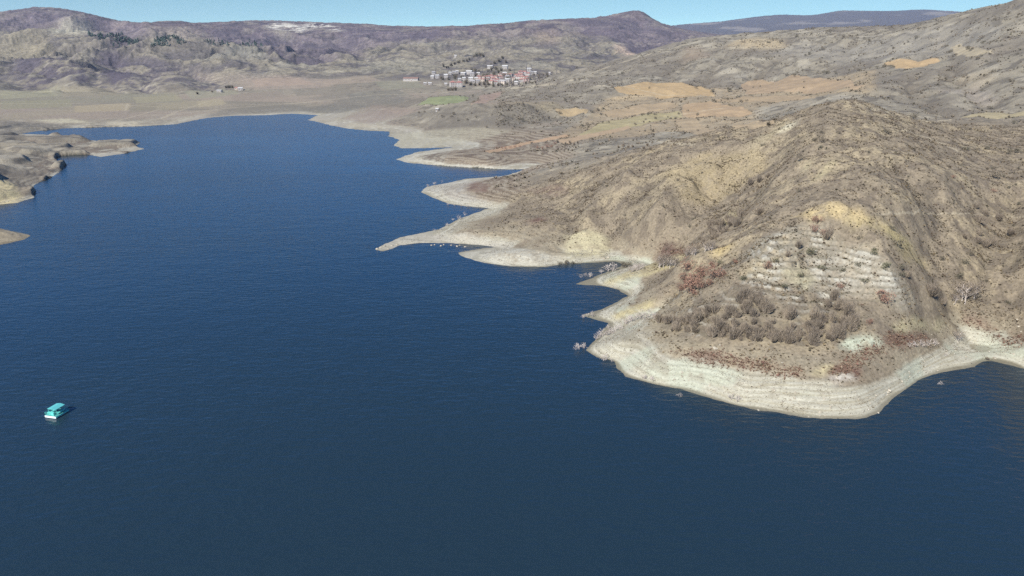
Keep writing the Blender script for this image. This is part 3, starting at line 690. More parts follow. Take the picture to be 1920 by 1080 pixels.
def tri_mesh(name, V, mat):
    V = np.asarray(V, np.float32).reshape(-1, 3)
    return raw_mesh(name, V, np.arange(len(V)).reshape(-1, 3), mat, smooth=False)

def leaf_tris(P, size, g, up=.0):
    """one small triangle pair per point, randomly turned"""
    n = len(P)
    a = g.normal(size=(n, 3)); a /= np.linalg.norm(a, axis=1)[:, None]
    b = np.cross(a, g.normal(size=(n, 3))); b /= np.linalg.norm(b, axis=1)[:, None] + 1e-6
    s = (size * g.uniform(.6, 1.4, n))[:, None]
    p0, p1, p2, p3 = P - a * s, P + b * s * .6, P + a * s, P - b * s * .6
    return np.stack([p0, p1, p2, p0, p2, p3], 1).reshape(-1, 3)

def dome_points(n, g, lobes=6, flat=.75):
    """uneven crown of several lobes, unit width about 1, standing on z = 0"""
    out = []
    for k in range(lobes):
        cx, cy = g.uniform(-.3, .3, 2); cz = g.uniform(.12, .42) * flat; r = g.uniform(.16, .3)
        q = g.normal(size=(n // lobes, 3)); q /= np.linalg.norm(q, axis=1)[:, None]
        q *= (r * g.uniform(.45, 1, len(q)) ** .5)[:, None]
        q[:, 2] *= flat
        out.append(q + (cx, cy, cz + r * .4))
    P = np.concatenate(out); P[:, 2] = np.abs(P[:, 2])
    return P

def twig_tris(P0, P1, w, g):
    d = P1 - P0
    s = np.cross(d, g.normal(size=d.shape)); s /= np.linalg.norm(s, axis=1)[:, None] + 1e-6
    s *= np.asarray(w).reshape(-1, 1)
    return np.stack([P0 - s, P0 + s, P1], 1).reshape(-1, 3)

def tube(path, r0, r1, k=4):
    path = np.asarray(path, float); n = len(path); T = []
    rings = []
    for i, p in enumerate(path):
        d = path[min(i + 1, n - 1)] - path[max(i - 1, 0)]; d /= np.linalg.norm(d) + 1e-9
        a = np.cross(d, (0.3, .9, .1)); a /= np.linalg.norm(a); b = np.cross(d, a)
        r = r0 + (r1 - r0) * i / (n - 1)
        rings.append([p + r * (a * math.cos(t) + b * math.sin(t)) for t in np.arange(k) * 2 * math.pi / k])
    for A, B in zip(rings, rings[1:]):
        for j in range(k):
            j2 = (j + 1) % k; T += [A[j], A[j2], B[j2], A[j], B[j2], B[j]]
    return T

def leafy(seed, n, size, flat=.75, lobes=6):
    g = np.random.default_rng(seed)
    return leaf_tris(dome_points(n, g, lobes, flat), size, g)
def twiggy(seed, n, flat=.8):
    g = np.random.default_rng(seed)
    P = dome_points(n, g, 6, flat); P[:, 2] += .1; n = len(P)
    base = P * (.25, .25, 0) + np.stack([g.normal(size=n) * .05, g.normal(size=n) * .05, np.zeros(n)], 1)
    mid = base + (P - base) * g.uniform(.15, .5, n)[:, None]
    P = P + (P - base) * g.uniform(0, .35, n)[:, None]
    return np.concatenate([twig_tris(mid, P, .017, g), leaf_tris(P[::3], .018, g)])
def stems(seed, n=7):
    g = np.random.default_rng(seed); T = []
    for k in range(n):
        a = g.uniform(0, 6.28); r = g.uniform(.1, .3)
        T += tube([(0, 0, -.1), (r * .4 * math.cos(a), r * .4 * math.sin(a), .18), (r * math.cos(a), r * math.sin(a), g.uniform(.35, .5))], .02, .008, 3)
    return T
def bare_tree(seed, spread=.45, upright=.6, n=11, trunks=1):
    """bleached trunk with forked limbs, and its twigs, for height 1"""
    g = np.random.default_rng(seed); T = []; a0 = []; a1 = []
    for q in range(trunks):
        ox, oy = (g.uniform(-.2, .2, 2) if trunks > 1 else (0, 0))
        lean = g.uniform(-.12, .12, 2); hh = g.uniform(.7, 1)
        tr = [np.array((ox + lean[0] * t, oy + lean[1] * t, hh * t * .95 - .06)) for t in (0, .3, .6, 1)]
        T += tube(tr, .026, .006, 4)
        for k in range(n):
            t = g.uniform(.25, .95); i = min(int(t * 3), 2)
            p = tr[i] + (tr[i + 1] - tr[i]) * (t * 3 - i)
            a = g.uniform(0, 6.28); ln = spread * (1.1 - t) * g.uniform(.6, 1.1) + .08
            e = p + np.array((math.cos(a) * ln, math.sin(a) * ln, ln * upright * g.uniform(.7, 1.6)))
            m_ = (p + e) / 2 + g.normal(size=3) * .02
            T += tube([p, m_, e], .011, .004, 3)
            for z in range(9):
                s_ = p + (e - p) * g.uniform(.35, 1)
                a0.append(s_); a1.append(s_ + np.array((math.cos(a), math.sin(a), .8)) * .1 + g.normal(size=3) * .075)
    tw = twig_tris(np.array(a0), np.array(a1), .007, g)
    return T, tw
def poplar(seed):
    g = np.random.default_rng(seed)
    T = tube([(0, 0, -.05), (.01, 0, .5), (0, .01, 1)], .022, .004, 4)
    n = 230; z = g.uniform(.12, .98, n); r = .13 * np.sin(np.clip(z * 3.0, 0, 3.14)) ** .6 * g.uniform(.3, 1, n); a = g.uniform(0, 6.28, n)
    P1 = np.stack([r * np.cos(a), r * np.sin(a), z], 1); P0 = np.stack([r * .2 * np.cos(a), r * .2 * np.sin(a), z - .13], 1)
    return T, twig_tris(P0, P1, .012, g)

LIB = {}
def lib(kind, v):
    """(own mesh, [(part name, mesh)]) of one kind and variant, for width or height 1"""
    if (kind, v) in LIB: return LIB[kind, v]
    s = hash((len(kind), v)) % 9973 + v * 31
    if kind == 'bush': r = (tri_mesh('bush', leafy(s, 190, .05, .8), M_BUSH), [])
    elif kind == 'olive_bush': r = (tri_mesh('olive_bush', leafy(s, 260, .045, .85, 7), M_OLIVE), [('stem', tri_mesh('stem', stems(s), M_STEM))])
    elif kind == 'bare_shrub': r = (tri_mesh('bare_shrub', twiggy(s, 420, 1.0), M_BARE), [('stem', tri_mesh('stem', stems(s), M_STEM))])
    elif kind == 'russet_shrub': r = (tri_mesh('russet_shrub', leafy(s, 420, .03, .95, 9), M_RUSS), [('stem', tri_mesh('stem', stems(s), M_STEM))])
    elif kind == 'dead_tree':
        T, tw = bare_tree(s, .55, .55, 12, 1 + v % 3)
        r = (None, [('trunk', tri_mesh('trunk', T, M_DEAD)), ('crown', tri_mesh('crown', tw, M_DEAD))])
    elif kind == 'bare_tree':
        T, tw = bare_tree(s, .6, .8, 16, 2)
        r = (None, [('trunk', tri_mesh('trunk', T, M_DEAD)), ('crown', tri_mesh('crown', np.concatenate([tw, leaf_tris(np.array([(x, y, z) for x, y, z in np.random.default_rng(s).normal(size=(260, 3)) * (.24, .24, .16) + (0, 0, .72)]), .03, np.random.default_rng(s))]), M_BARE))])
    elif kind == 'poplar_tree':
        T, tw = poplar(s)
        r = (None, [('trunk', tri_mesh('trunk', T, M_STEM)), ('crown', tri_mesh('crown', tw, M_POPL))])
    elif kind == 'pine_tree':
        g = np.random.default_rng(s); n_ = 260; z = g.uniform(.1, 1, n_); rr = .28 * (1.05 - z) * g.uniform(.5, 1, n_); a = g.uniform(0, 6.28, n_)
        r = (None, [('trunk', tri_mesh('trunk', tube([(0, 0, -.05), (0, 0, .5), (0, 0, .95)], .03, .008, 4), M_STEM)), ('crown', tri_mesh('crown', leaf_tris(np.stack([rr * np.cos(a), rr * np.sin(a), z], 1), .06, g), M_PINE))])
    elif kind == 'garden_tree': r = (tri_mesh('garden_tree', twiggy(s, 260, 1.1), M_BUSH), [('stem', tri_mesh('stem', stems(s), M_STEM))])
    elif kind == 'boulder':
        import bmesh
        from mathutils import noise
        bm = bmesh.new(); bmesh.ops.create_icosphere(bm, subdivisions=2, radius=.5)
        for w_ in bm.verts:
            f = 1 + .55 * noise.noise(w_.co * 2.3 + Vector((v * 7.1, 3, 1)))
            w_.co = Vector((w_.co.x * f * 1.15, w_.co.y * f * .9, w_.co.z * f * .72 + .15))
        me = bpy.data.meshes.new('boulder'); bm.to_mesh(me); bm.free(); me.materials.append(M_ROCK)
        r = (me, [])
    LIB[kind, v] = r
    return r
M_ROCK = plant_mat('pale_limestone', c(168, 160, 144, 1), .15, c(148, 140, 124, 1))

PLACED = []                                         # (kind, u, v, x, y, z, size, object)
def put(kind, u, v, size_px, world=None, sink=.04, metres=None, nvar=5, tall=None):
    x, y, z = world if world else hit(u, v)
    dep = y * CP - (z - H) * SP
    size = metres if metres else max(size_px * dep / F, .3)
    me, parts = lib(kind, len(PLACED) % nvar)
    if me is not None: o = link(kind, me)
    else: o = link(kind, None)
    o.location = (x, y, z - sink * size); o.rotation_euler = (0, 0, random.uniform(0, 6.28))
    k = tall if tall else random.uniform(.85, 1.15)
    o.scale = (size, size, size * k)
    if size_px >= 9 or me is None or (metres and size_px > 6):
        for pn, pm in parts: link(pn, pm, o)
    PLACED.append((kind, u, v, x, y, z, size_px, o))
    return o
def inpoly_pts(pix, count, seed, zmin=.6):
    """points spread evenly over a piece of ground outlined in the photograph"""
    P = world_poly(pix); g = np.random.default_rng(seed)
    xs, ys = [p[0] for p in P], [p[1] for p in P]; out = []
    while len(out) < count:
        x = g.uniform(min(xs), max(xs), 200); y = g.uniform(min(ys), max(ys), 200)
        ok = inside(x, y, P); z = zat(x, y)
        for i in np.nonzero(ok & (z > zmin))[0]:
            if len(out) < count: out.append((float(x[i]), float(y[i]), float(z[i])))
        if not ok.any() and len(out) == 0 and count <= 0: break
    return out
def scatter(kind, pix, count, lo, hi, seed, **kw):
    g = np.random.default_rng(seed + 99)
    for x, y, z in inpoly_pts(pix, count, seed):
        u, v = project(x, y, z); mtr = g.uniform(lo, hi)
        put(kind, u, v, mtr * F / (y * CP - (z - H) * SP), world=(x, y, z), metres=mtr, **kw)

BUSHES = '''1542,250,12 1572,250,10 1663,250,16 1543,267,19 1528,265,12 1540,280,16 1503,300,21 1430,275,12 1727,253,8 1628,287,9 1678,277,8 1743,282,10 1788,298,11
1865,335,24 1892,353,10 1903,347,8 1813,282,16 1830,283,14 1850,280,12 1890,288,20 1908,286,18 1710,222,18 1750,232,10 1858,242,8 1722,383,10 1607,373,6 1807,310,10 1300,413,11 1293,427,10
1502,488,15 1488,495,12 1682,460,22 1673,430,16 1810,497,18 1765,487,14 1777,480,10 1823,477,10 1687,503,20 1690,519,18 1800,523,22 1497,543,10 1413,518,8 1613,450,16
1305,166,8 1337,173,12 1368,172,13 1405,147,7 1413,165,6 1425,163,5 1508,154,6 1508,165,6 1483,176,6 1548,139,15 1567,139,10 1583,146,5 1623,138,8 1645,128,8 1671,126,12 1543,94,10 1518,103,10
1462,106,6 1440,82,9 1463,80,12 1493,70,8 1580,72,13 1607,67,8 1645,48,9 1773,89,10 1840,106,8 1308,216,9 1362,236,7 1307,246,7 1327,236,5 1347,258,9 1358,259,8 1423,201,6 1893,155,13 1857,204,13 1900,232,13
1542,183,5 1363,188,8 1390,191,9 1400,190,7 1217,166,6 1148,164,9 1080,129,8 1223,116,10 1076,151,9 1086,150,8 887,181,9 888,192,8 898,190,8 1125,216,9 1050,214,9 1205,217,10 1217,216,11 1228,216,8 1178,204,6
1110,212,9 1120,208,10 1131,206,9 1090,237,9 1100,234,10 1112,234,9 1130,231,8 1140,230,8 1267,223,6 1220,244,6 1182,243,5 786,213,8 796,211,7 900,105,12 1203,105,6 1150,122,6'''
for t in BUSHES.split():
    u, v, w_ = map(float, t.split(',')); put('bush', u, v, w_)
for t in '1440,333,12 1423,341,16 1407,347,16 1367,415,24 1350,435,26 1390,409,24 1423,402,22 1380,425,22 1340,448,20 1550,448,32 1497,465,18 1477,481,16 1747,555,36 1767,570,20 1810,447,16 1835,441,16 1832,455,18 1848,463,22 1862,460,20 1893,441,24 1835,418,24 1847,404,16 1872,414,18 1830,391,14 1423,559,22 1563,562,30 1572,580,32 1589,592,34 1553,575,22 1544,604,26 1060,272,7 1068,268,8 1076,272,7 1083,269,7 1160,277,7 1168,275,8 1178,278,8 1186,276,7 1207,280,8 1213,274,9 1219,281,8 1045,268,8 1700,520,18'.split():
    u, v, w_ = map(float, t.split(',')); put('bare_shrub', u, v, w_)
for pix, n_, sd_ in (([(1235,604),(1300,588),(1440,600),(1440,640),(1330,640),(1260,622)], 38, 1), ([(1440,592),(1570,602),(1620,600),(1565,648),(1440,640)], 34, 2), ([(1380,562),(1440,555),(1445,588),(1390,590)], 11, 3), ([(1300,440),(1350,420),(1390,400),(1370,445),(1310,470)], 12, 4)):
    scatter('bare_shrub', pix, int(n_ * 1.75), 1.9, 5.2, sd_)
for t in '1532,419,26 1524,435,22 1576,542,19 1653,566,42 1303,529,46 1337,525,40 1300,548,48 1289,509,36 1380,494,14 1628,608,18 1437,505,23 1863,361,13 1787,334,12 1320,540,38 1350,520,28 1283,530,30 1275,545,28 1316,512,30 932,279,7 940,279,8 948,279,8 957,278,8 966,277,8 975,276,7 1009,279,9 1017,280,10 1025,278,11 1034,276,10 1041,271,9 1545,440,20'.split():
    u, v, w_ = map(float, t.split(',')); put('russet_shrub', u, v, w_)
for t in '1520,478,24 1395,525,20 1350,495,15 1660,503,24 1640,478,16 1455,492,14 1640,470,13 1540,505,16 1580,510,14 1610,500,15 1500,520,15 1470,540,18 1620,530,16'.split():
    u, v, w_ = map(float, t.split(',')); put('olive_bush', u, v, w_)
# bleached dead trees drowned and left dry by the changing water level: foot and height
for t in '1078,656,13 1086,655,17 1094,653,14 1117,638,14 1124,634,18 1131,630,20 1138,629,17 1146,626,16 1154,621,15 1163,617,14 1140,616,12 1172,608,16 1182,603,18 1192,600,20 1203,597,22 1214,595,24 1226,598,20 1094,596,9 1101,594,10 1110,593,12 1088,521,10 1097,518,10 1107,519,11 1128,514,14 1146,510,24 1154,508,18 1186,510,20 1196,507,22 1205,505,16 1135,676,18 1147,679,12 1207,711,14 1222,714,13 1370,750,20 1382,752,16 1705,650,14 1716,651,16 1728,650,17 1741,648,18 1752,646,14 1772,668,12 827,432,8 838,424,8 850,415,9 860,411,10 872,404,10 803,350,7 815,346,7 828,343,6 840,385,6 852,386,6 865,387,6 878,388,6 815,434,7'.split():
    u, v, w_ = map(float, t.split(','))
    x, y, z = hit(u, v); put('dead_tree', u, v, w_, world=(x, y, max(z, .0)), sink=.08, tall=1)
for t in '1237,502,22 1244,501,26 1251,500,27 1258,500,24 1264,499,20 1287,480,17 1294,479,20 1302,479,20 1324,472,22 1332,470,20 1803,560,34 1814,566,38 1826,560,36 1786,566,22 1796,640,24'.split():
    u, v, w_ = map(float, t.split(',')); put('bare_tree', u, v, w_, tall=1)
for t in '1168,502,20 1177,500,17 1052,497,13 1064,496,15 1074,495,11 1851,676,14 1250,470,9'.split():
    u, v, w_ = map(float, t.split(',')); put('bush', u, v, w_)
# bushes strewn over the open slopes
scatter('bush', [(1300,90),(1560,60),(1900,20),(1920,140),(1640,150),(1400,140)], 62, 3, 7.5, 21)
scatter('bush', [(1760,140),(1920,90),(1920,200),(1800,200)], 10, 2, 5, 22)
scatter('bush', [(1700,300),(1920,300),(1920,590),(1820,570),(1700,430)], 34, 1.0, 2.6, 23)
scatter('bush', [(1050,380),(1300,300),(1500,250),(1580,220),(1520,380),(1350,440),(1150,440)], 26, 1.2, 2.6, 24)
scatter('bush', [(800,230),(870,205),(1030,210),(1030,235),(900,245)], 18, 3.5, 6.5, 25)
scatter('bush', [(950,190),(1180,130),(1300,110),(1200,165),(1000,195)], 14, 4, 8, 26)
scatter('bush', [(1282,186),(1400,178),(1402,182),(1284,192)], 8, 2.5, 5, 28)
scatter('bush', [(1184,232),(1290,205),(1292,209),(1188,237)], 9, 2.5, 5, 29)
scatter('russet_shrub', [(1270,510),(1340,500),(1350,540),(1290,560)], 8, 2.4, 4.4, 27)

for t in '1783,564,3 1788,570,3 1748,609,4 1746,627,4 1837,614,4 1907,599,6 1910,612,6 1915,622,5 1886,636,4 1792,657,4 1798,649,3 1882,661,4 1758,695,5 1766,683,3 1733,678,5 1727,670,3 1754,674,3 1641,719,3 1667,732,9 1665,736,7 1489,746,6 1498,761,5 1544,738,5 1516,781,5 1537,779,6 1547,779,5 1596,779,4 1529,672,3 1466,680,5 1647,774,5 1865,672,9 1900,664,6 1341,653,11 1350,647,6 1333,651,6 1279,698,6 1393,719,5 1425,723,6 1467,680,4 1132,485,9 1141,483,7 1187,492,6 1305,590,3 1490,747,5 1467,754,5 1422,769,5 809,460,5 815,459,4 827,461,6 832,459,4 846,460,5 857,462,6 862,460,4 872,463,5 707,467,7 714,464,6 721,462,7 728,467,6 735,461,6 744,459,6 1025,489,5 1010,474,6 990,486,6 975,480,6 935,487,6 1110,470,5 1113,450,4'.split():
    u, v, w_ = map(float, t.split(',')); put('boulder', u, v, w_ * .75, sink=.15, tall=1, nvar=7)
scatter('boulder', [(1420,715),(1560,735),(1640,735),(1740,680),(1830,660),(1830,680),(1640,768),(1520,778)], 34, .35, .8, 41, sink=.1, nvar=7)
scatter('boulder', [(1180,700),(1280,700),(1420,740),(1420,762),(1270,722)], 14, .35, .7, 42, sink=.1, nvar=7)

# low tussocks and dwarf scrub all over the near hill: past counting
def scrub(name, w_mask, count, lo, hi, seed, cols, blades=8):
    g = np.random.default_rng(seed)
    area = (Y * DA) * np.gradient(ROWS)[:, None]
    p = (w_mask * area).ravel().astype(np.float64); p /= p.sum()
    k = g.choice(p.size, count, p=p)
    r_, c_ = np.divmod(k, NC)
    x = X.ravel()[k] + g.uniform(-.5, .5, count) * ROWS[r_] * DA[0, c_]; y = Y.ravel()[k] + g.uniform(-.5, .5, count) * .5
    z = zat(x, y); s = g.uniform(lo, hi, count) * np.where(g.random(count) < .12, 1.7, 1)
    # short triangular blades in a dome
    B = np.stack([x, y, z], 1)[:, None, :].repeat(blades, 1)
    a = g.uniform(0, 6.28, (count, blades)); t = g.uniform(.15, 1.2, (count, blades)); r = s[:, None] * g.uniform(.5, 1, (count, blades))
    d_ = np.stack([np.cos(a) * np.sin(t), np.sin(a) * np.sin(t), np.cos(t) * .8], -1) * r[..., None]
    side = np.stack([-np.sin(a), np.cos(a), 0 * a], -1) * (r * .34)[..., None]
    o_ = d_ * g.uniform(.0, .45, (count, blades))[..., None]
    tri = np.stack([B + o_ - side, B + o_ + side, B + d_], 2).reshape(-1, 3)
    cc = cols[g.integers(0, len(cols), count)] * g.uniform(.75, 1.2, (count, 1))
    ccv = cc[:, None, :].repeat(blades * 3, 1).reshape(-1, 3)
    me = raw_mesh(name, tri, np.arange(len(tri)).reshape(-1, 3), M_TUFT, ccv, smooth=False)
    return link(name, me, kind='stuff')
M_TUFT, nt, b = newmat('dry_tussock'); at = node(nt, 'ShaderNodeAttribute', attribute_name='Col'); nt.links.new(at.outputs['Color'], b.inputs['Base Color']); b.inputs['Roughness'].default_value = 1; b.inputs['Specular IOR Level'].default_value = .1
nofield = (LAB == 0).astype(np.float32)
wm = nofield * (Y < 470) * sst(Z, 2.5, 8) * (.25 + sst(fbm(X, Y, 9, 3, 71), .45, .6)) * (1 + .5 * (TER > .5) + 2 * GUL)
o = scrub('scrub', wm, 85000, .28, .68, 72, np.array([c(98, 88, 72), c(112, 99, 80), c(92, 86, 68), c(144, 128, 100), c(108, 92, 78)]))
o['label'] = 'low dry tussocks and dwarf scrub covering the near brown hill'; o['category'] = 'scrub'
wm = nofield * (Y > 470) * (Y < 1350) * sst(Z, 2.5, 7) * (X > -20) * (.06 + sst(fbm(X, Y, 26, 3, 73), .52, .64) + .8 * mask([(775,212),(800,202),(860,198),(930,196),(1000,200),(1035,210),(1040,226),(980,236),(900,240),(800,236),(770,224)], jit=8, wl=30))
wm = wm + 2.0 * sst(EDGE, .25, .7) * (LAB < 3) * sst(n3, .44, .54)
o = scrub('undergrowth', wm, 34000, .8, 2.1, 74, np.array([c(130, 120, 102), c(138, 126, 108), c(118, 112, 94), c(142, 128, 110)]), 7)
o['label'] = 'patchy grey brown low scrub over the middle slopes'; o['category'] = 'scrub'
# stones on the drawdown bank, and the red brown dead weeds along its upper edge
wm = (LAB == 1) * (Y < 520) * sst(Z, .1, .5) * (.3 + sst(fbm(X, Y, 7, 3, 75), .48, .62))
o = scrub('gravel', wm, 24000, .10, .36, 76, np.array([c(200, 192, 176), c(176, 168, 150), c(140, 130, 114), c(120, 110, 96), c(206, 200, 188)]), 6)
o['label'] = 'loose stones and debris strewn over the pale bank'; o['category'] = 'gravel'
wm = np.zeros((NR, NC), np.float32)
for pix in ([(1255,662),(1330,652),(1412,678),(1402,692),(1300,680)], [(1395,672),(1500,690),(1500,712),(1400,694)], [(1655,632),(1740,628),(1738,642),(1690,652),(1660,646)], [(1800,585),(1850,605),(1930,625),(1930,642),(1850,624),(1806,604)], [(1548,690),(1590,682),(1615,692),(1614,712),(1596,702),(1556,706)], [(1225,464),(1270,460),(1304,464),(1272,478),(1232,477)], [(1600,660),(1650,640),(1660,655),(1610,690),(1570,690)]):
    wm = np.maximum(wm, mask(pix, jit=2.5, wl=5))
o = scrub('weeds', wm, 3200, .25, .65, 77, np.array([c(136, 106, 92), c(124, 96, 82), c(146, 122, 104), c(152, 134, 114)]), 8)
o['label'] = 'red brown dead weeds in strips along the upper bank'; o['category'] = 'weeds'
# the dark pine wood and its tree line far up the left hills
g = np.random.default_rng(81); V = []
for pix, n_ in (([(282,88),(295,77),(312,73),(345,78),(352,84),(320,84),(300,90)], 330), ([(372,84),(420,81),(480,82),(500,86),(430,85),(376,88)], 150), ([(160,64),(200,70),(240,72),(262,78),(200,76)], 120)):
    for x, y, z in inpoly_pts(pix, n_, n_):
        h_ = g.uniform(9, 15); n2_ = 24; zz = g.uniform(.1, 1, n2_); rr = .3 * (1.05 - zz) * g.uniform(.5, 1, n2_); a = g.uniform(0, 6.28, n2_)
        V.append(leaf_tris(np.stack([rr * np.cos(a), rr * np.sin(a), zz], 1), .16, g) * h_ + (x, y, z))
link('forest', tri_mesh('forest', np.concatenate(V), M_PINE), kind='stuff', label='dark green pine wood far up the left hills', category='wood')
#@@
# ------------------------------------------------------------------ village
def flat_mat(name, col, rough=.8, var=.12):
    m, nt, b = newmat(name)
    geo = node(nt, 'ShaderNodeNewGeometry'); oi = node(nt, 'ShaderNodeObjectInfo')
    nz = node(nt, 'ShaderNodeTexNoise'); nz.inputs['Scale'].default_value = 2.3; nz.inputs['Detail'].default_value = 4
    nt.links.new(geo.outputs['Position'], nz.inputs['Vector'])
    ad = node(nt, 'ShaderNodeMath', operation='ADD'); nt.links.new(nz.outputs['Fac'], ad.inputs[0]); nt.links.new(oi.outputs['Random'], ad.inputs[1])
    mr = node(nt, 'ShaderNodeMapRange'); mr.inputs['From Min'].default_value = .3; mr.inputs['From Max'].default_value = 1.7
    mr.inputs['To Min'].default_value = 1 - var; mr.inputs['To Max'].default_value = 1 + var
    nt.links.new(ad.outputs[0], mr.inputs['Value'])
    sc = node(nt, 'ShaderNodeVectorMath', operation='SCALE'); sc.inputs[0].default_value = col
    nt.links.new(mr.outputs['Result'], sc.inputs['Scale']); nt.links.new(sc.outputs['Vector'], b.inputs['Base Color']); b.inputs['Roughness'].default_value = rough
    return m
M_WALL = {'white': flat_mat('white_render', c(188, 182, 176)), 'cream': flat_mat('cream_render', c(206, 192, 176)), 'grey': flat_mat('grey_render', c(178, 172, 166)), 'pink': flat_mat('pink_render', c(204, 176, 168))}
M_ROOF = {'red': flat_mat('clay_tile_roof', c(168, 118, 108), .8, .22), 'grey': flat_mat('sheet_metal_roof', c(176, 172, 170), .6, .2), 'white': flat_mat('pale_sheet_roof', c(206, 204, 200), .6), 'brown': flat_mat('weathered_tile_roof', c(140, 112, 102), .85, .2)}
M_PANE = flat_mat('window_glass', (.03, .035, .04), .15, .1)
M_DOOR = flat_mat('door_wood', (.10, .06, .04), .7, .1)

def box_tris(x0, x1, y0, y1, z0, z1):
    v = [(x, y, z) for z in (z0, z1) for y in (y0, y1) for x in (x0, x1)]
    f = [(0, 1, 5, 4), (1, 3, 7, 5), (3, 2, 6, 7), (2, 0, 4, 6), (4, 5, 7, 6), (1, 0, 2, 3)]
    return [v[i] for a, b_, c_, d_ in f for i in (a, b_, c_, a, c_, d_)]
def roof_tris(w, d_, z, rise, over, hip, th=.18):
    x, y = w / 2 + over, d_ / 2 + over
    r = max(x - y * .9, .2) if hip else x
    e = [(-x, -y, z), (x, -y, z), (x, y, z), (-x, y, z)]; a, b_ = (-r, 0, z + rise), (r, 0, z + rise)
    lo = [(p[0], p[1], z - th) for p in e]
    T = [e[0], e[1], b_, e[0], b_, a, e[2], e[3], a, e[2], a, b_, e[1], e[2], b_, e[3], e[0], a]
    for i in range(4):
        j = (i + 1) % 4; T += [lo[i], lo[j], e[j], lo[i], e[j], e[i]]
    T += [lo[0], lo[2], lo[1], lo[0], lo[3], lo[2]]
    return T
HOUSES = []
_hc = {}
def house(u, v, w_px, wall, roof, kind='village_house', h=5.2, d_=8., hip=True, rot=None, floors=2, chimney=True):
    x, y, z = hit(u, v)
    w = w_px * (y * CP - (z - H) * SP) / F
    rot = random.uniform(-.35, .35) if rot is None else rot
    d_ = min(d_, w * 1.1)
    o = link(kind, None); o.location = (x, y, z); o.rotation_euler = (0, 0, rot)
    key = (round(w * 2), round(d_ * 2), h, wall, roof, hip)
    if key not in _hc:
        parts = [('wall', tri_mesh('wall', box_tris(-w / 2, w / 2, -d_ / 2, d_ / 2, -2.5, h), M_WALL[wall])),
                 ('roof', tri_mesh('roof', roof_tris(w, d_, h + .19, d_ * .24, .45, hip), M_ROOF[roof]))]
        nw = max(2, int(w / 3)); wm_ = tri_mesh('window', box_tris(-.55, .55, -.05, .05, -.7, .7), M_PANE)
        _hc[key] = (parts, nw, wm_, tri_mesh('door', box_tris(-.5, .5, -.06, .06, 0, 2.1), M_DOOR), tri_mesh('chimney', box_tris(-.35, .35, -.35, .35, -.6, 1.3), M_WALL['grey']))
    parts, nw, wm_, dm, cm = _hc[key]
    po = {pn: link(pn, pm, o) for pn, pm in parts}
    fh = h / floors
    for f_ in range(floors):
        for k in range(nw):
            px = (k + .5) / nw * w - w / 2
            if f_ == 0 and k == nw // 2: continue
            q = link('window', wm_, o); q.location = (px, -d_ / 2 - .03, f_ * fh + fh * .55)
    q = link('door', dm, o); q.location = ((nw // 2 + .5) / nw * w - w / 2, -d_ / 2 - .04, 0)
    if chimney and w > 7:
        q = link('chimney', cm, po['roof']); q.location = (w * .18, d_ * .12, h + d_ * .2)
    HOUSES.append((o, u, v, w_px, wall, roof, kind))
    return o
house(849, 163, 10, 'white', 'red', h=9, d_=13, rot=.35, floors=3)
house(861, 163, 12, 'white', 'red', h=8.5, d_=12, rot=.05, floors=3)
house(771, 151.5, 28, 'white', 'brown', kind='barn', h=4.6, d_=11, hip=False, rot=-.12, floors=1, chimney=False)
for t in '797,158.5,5 806,158.5,6 836,159.5,5'.split():
    u, v, w_ = map(float, t.split(',')); house(u, v, w_, 'white', 'white', kind='shed', h=3., d_=5, hip=False, floors=1)
VILLAGE = '''813,140,6,white,grey 811,148,6,grey,white 820,147,6,white,white 836,146,7,white,white 844,140,5,white,white 851,139,5,white,grey 857,138,5,grey,white 869,141,9,grey,white 880,139,11,white,white 885,143,7,white,grey
897,141,6,white,white 862,152,5,white,white 870,151,6,white,white 883,152,8,white,white 886,156,8,white,grey 893,151,6,cream,white 896,156,7,grey,grey 919,128,10,white,white 947,129,10,grey,white 992,134,7,white,white 999,139,9,grey,grey
1004,140,4,white,white 1030,140,4,white,white 898,148,9,pink,red 907,148,8,cream,brown 914,148,9,white,red 921,147,8,pink,red 929,148,9,cream,red 938,148,10,white,red 925,152,9,pink,red 932,154,9,white,red 921,156,9,cream,red
941,151,8,white,brown 943,158,11,cream,grey 930,159,7,white,red 951,147,7,white,grey 952,153,9,grey,white 946,142,7,pink,white 968,145,8,white,red 975,144,10,pink,red 971,149,10,white,red 980,149,10,cream,red 988,148,8,white,red
978,154,10,white,red 986,153,9,pink,red 983,139,10,white,red 976,139,8,pink,red 990,142,9,white,red 968,159,6,white,white 962,151,7,cream,brown 906,154,7,cream,red 914,153,7,white,brown 938,143,7,cream,brown 957,143,7,white,red'''
for t in VILLAGE.split():
    a = t.split(','); house(float(a[0]), float(a[1]), float(a[2]), a[3], a[4], h=random.choice((4.6, 5.4, 6.2)), hip=a[4] in ('red', 'brown'))
house(854, 107, 4, 'white', 'white', kind='hut', h=4, d_=6, hip=False, floors=1, chimney=False)
house(820, 208, 5, 'white', 'white', kind='hut', h=2.6, d_=4, hip=False, floors=1, chimney=False)
house(451, 169.5, 8, 'white', 'white', kind='farmhouse', h=4.4, d_=7, hip=False, floors=1)
house(444, 168, 6, 'cream', 'red', kind='farmhouse', h=3.6, d_=6, floors=1)
house(412, 172.5, 9, 'grey', 'grey', kind='shed', h=3, d_=6, hip=False, floors=1, chimney=False)

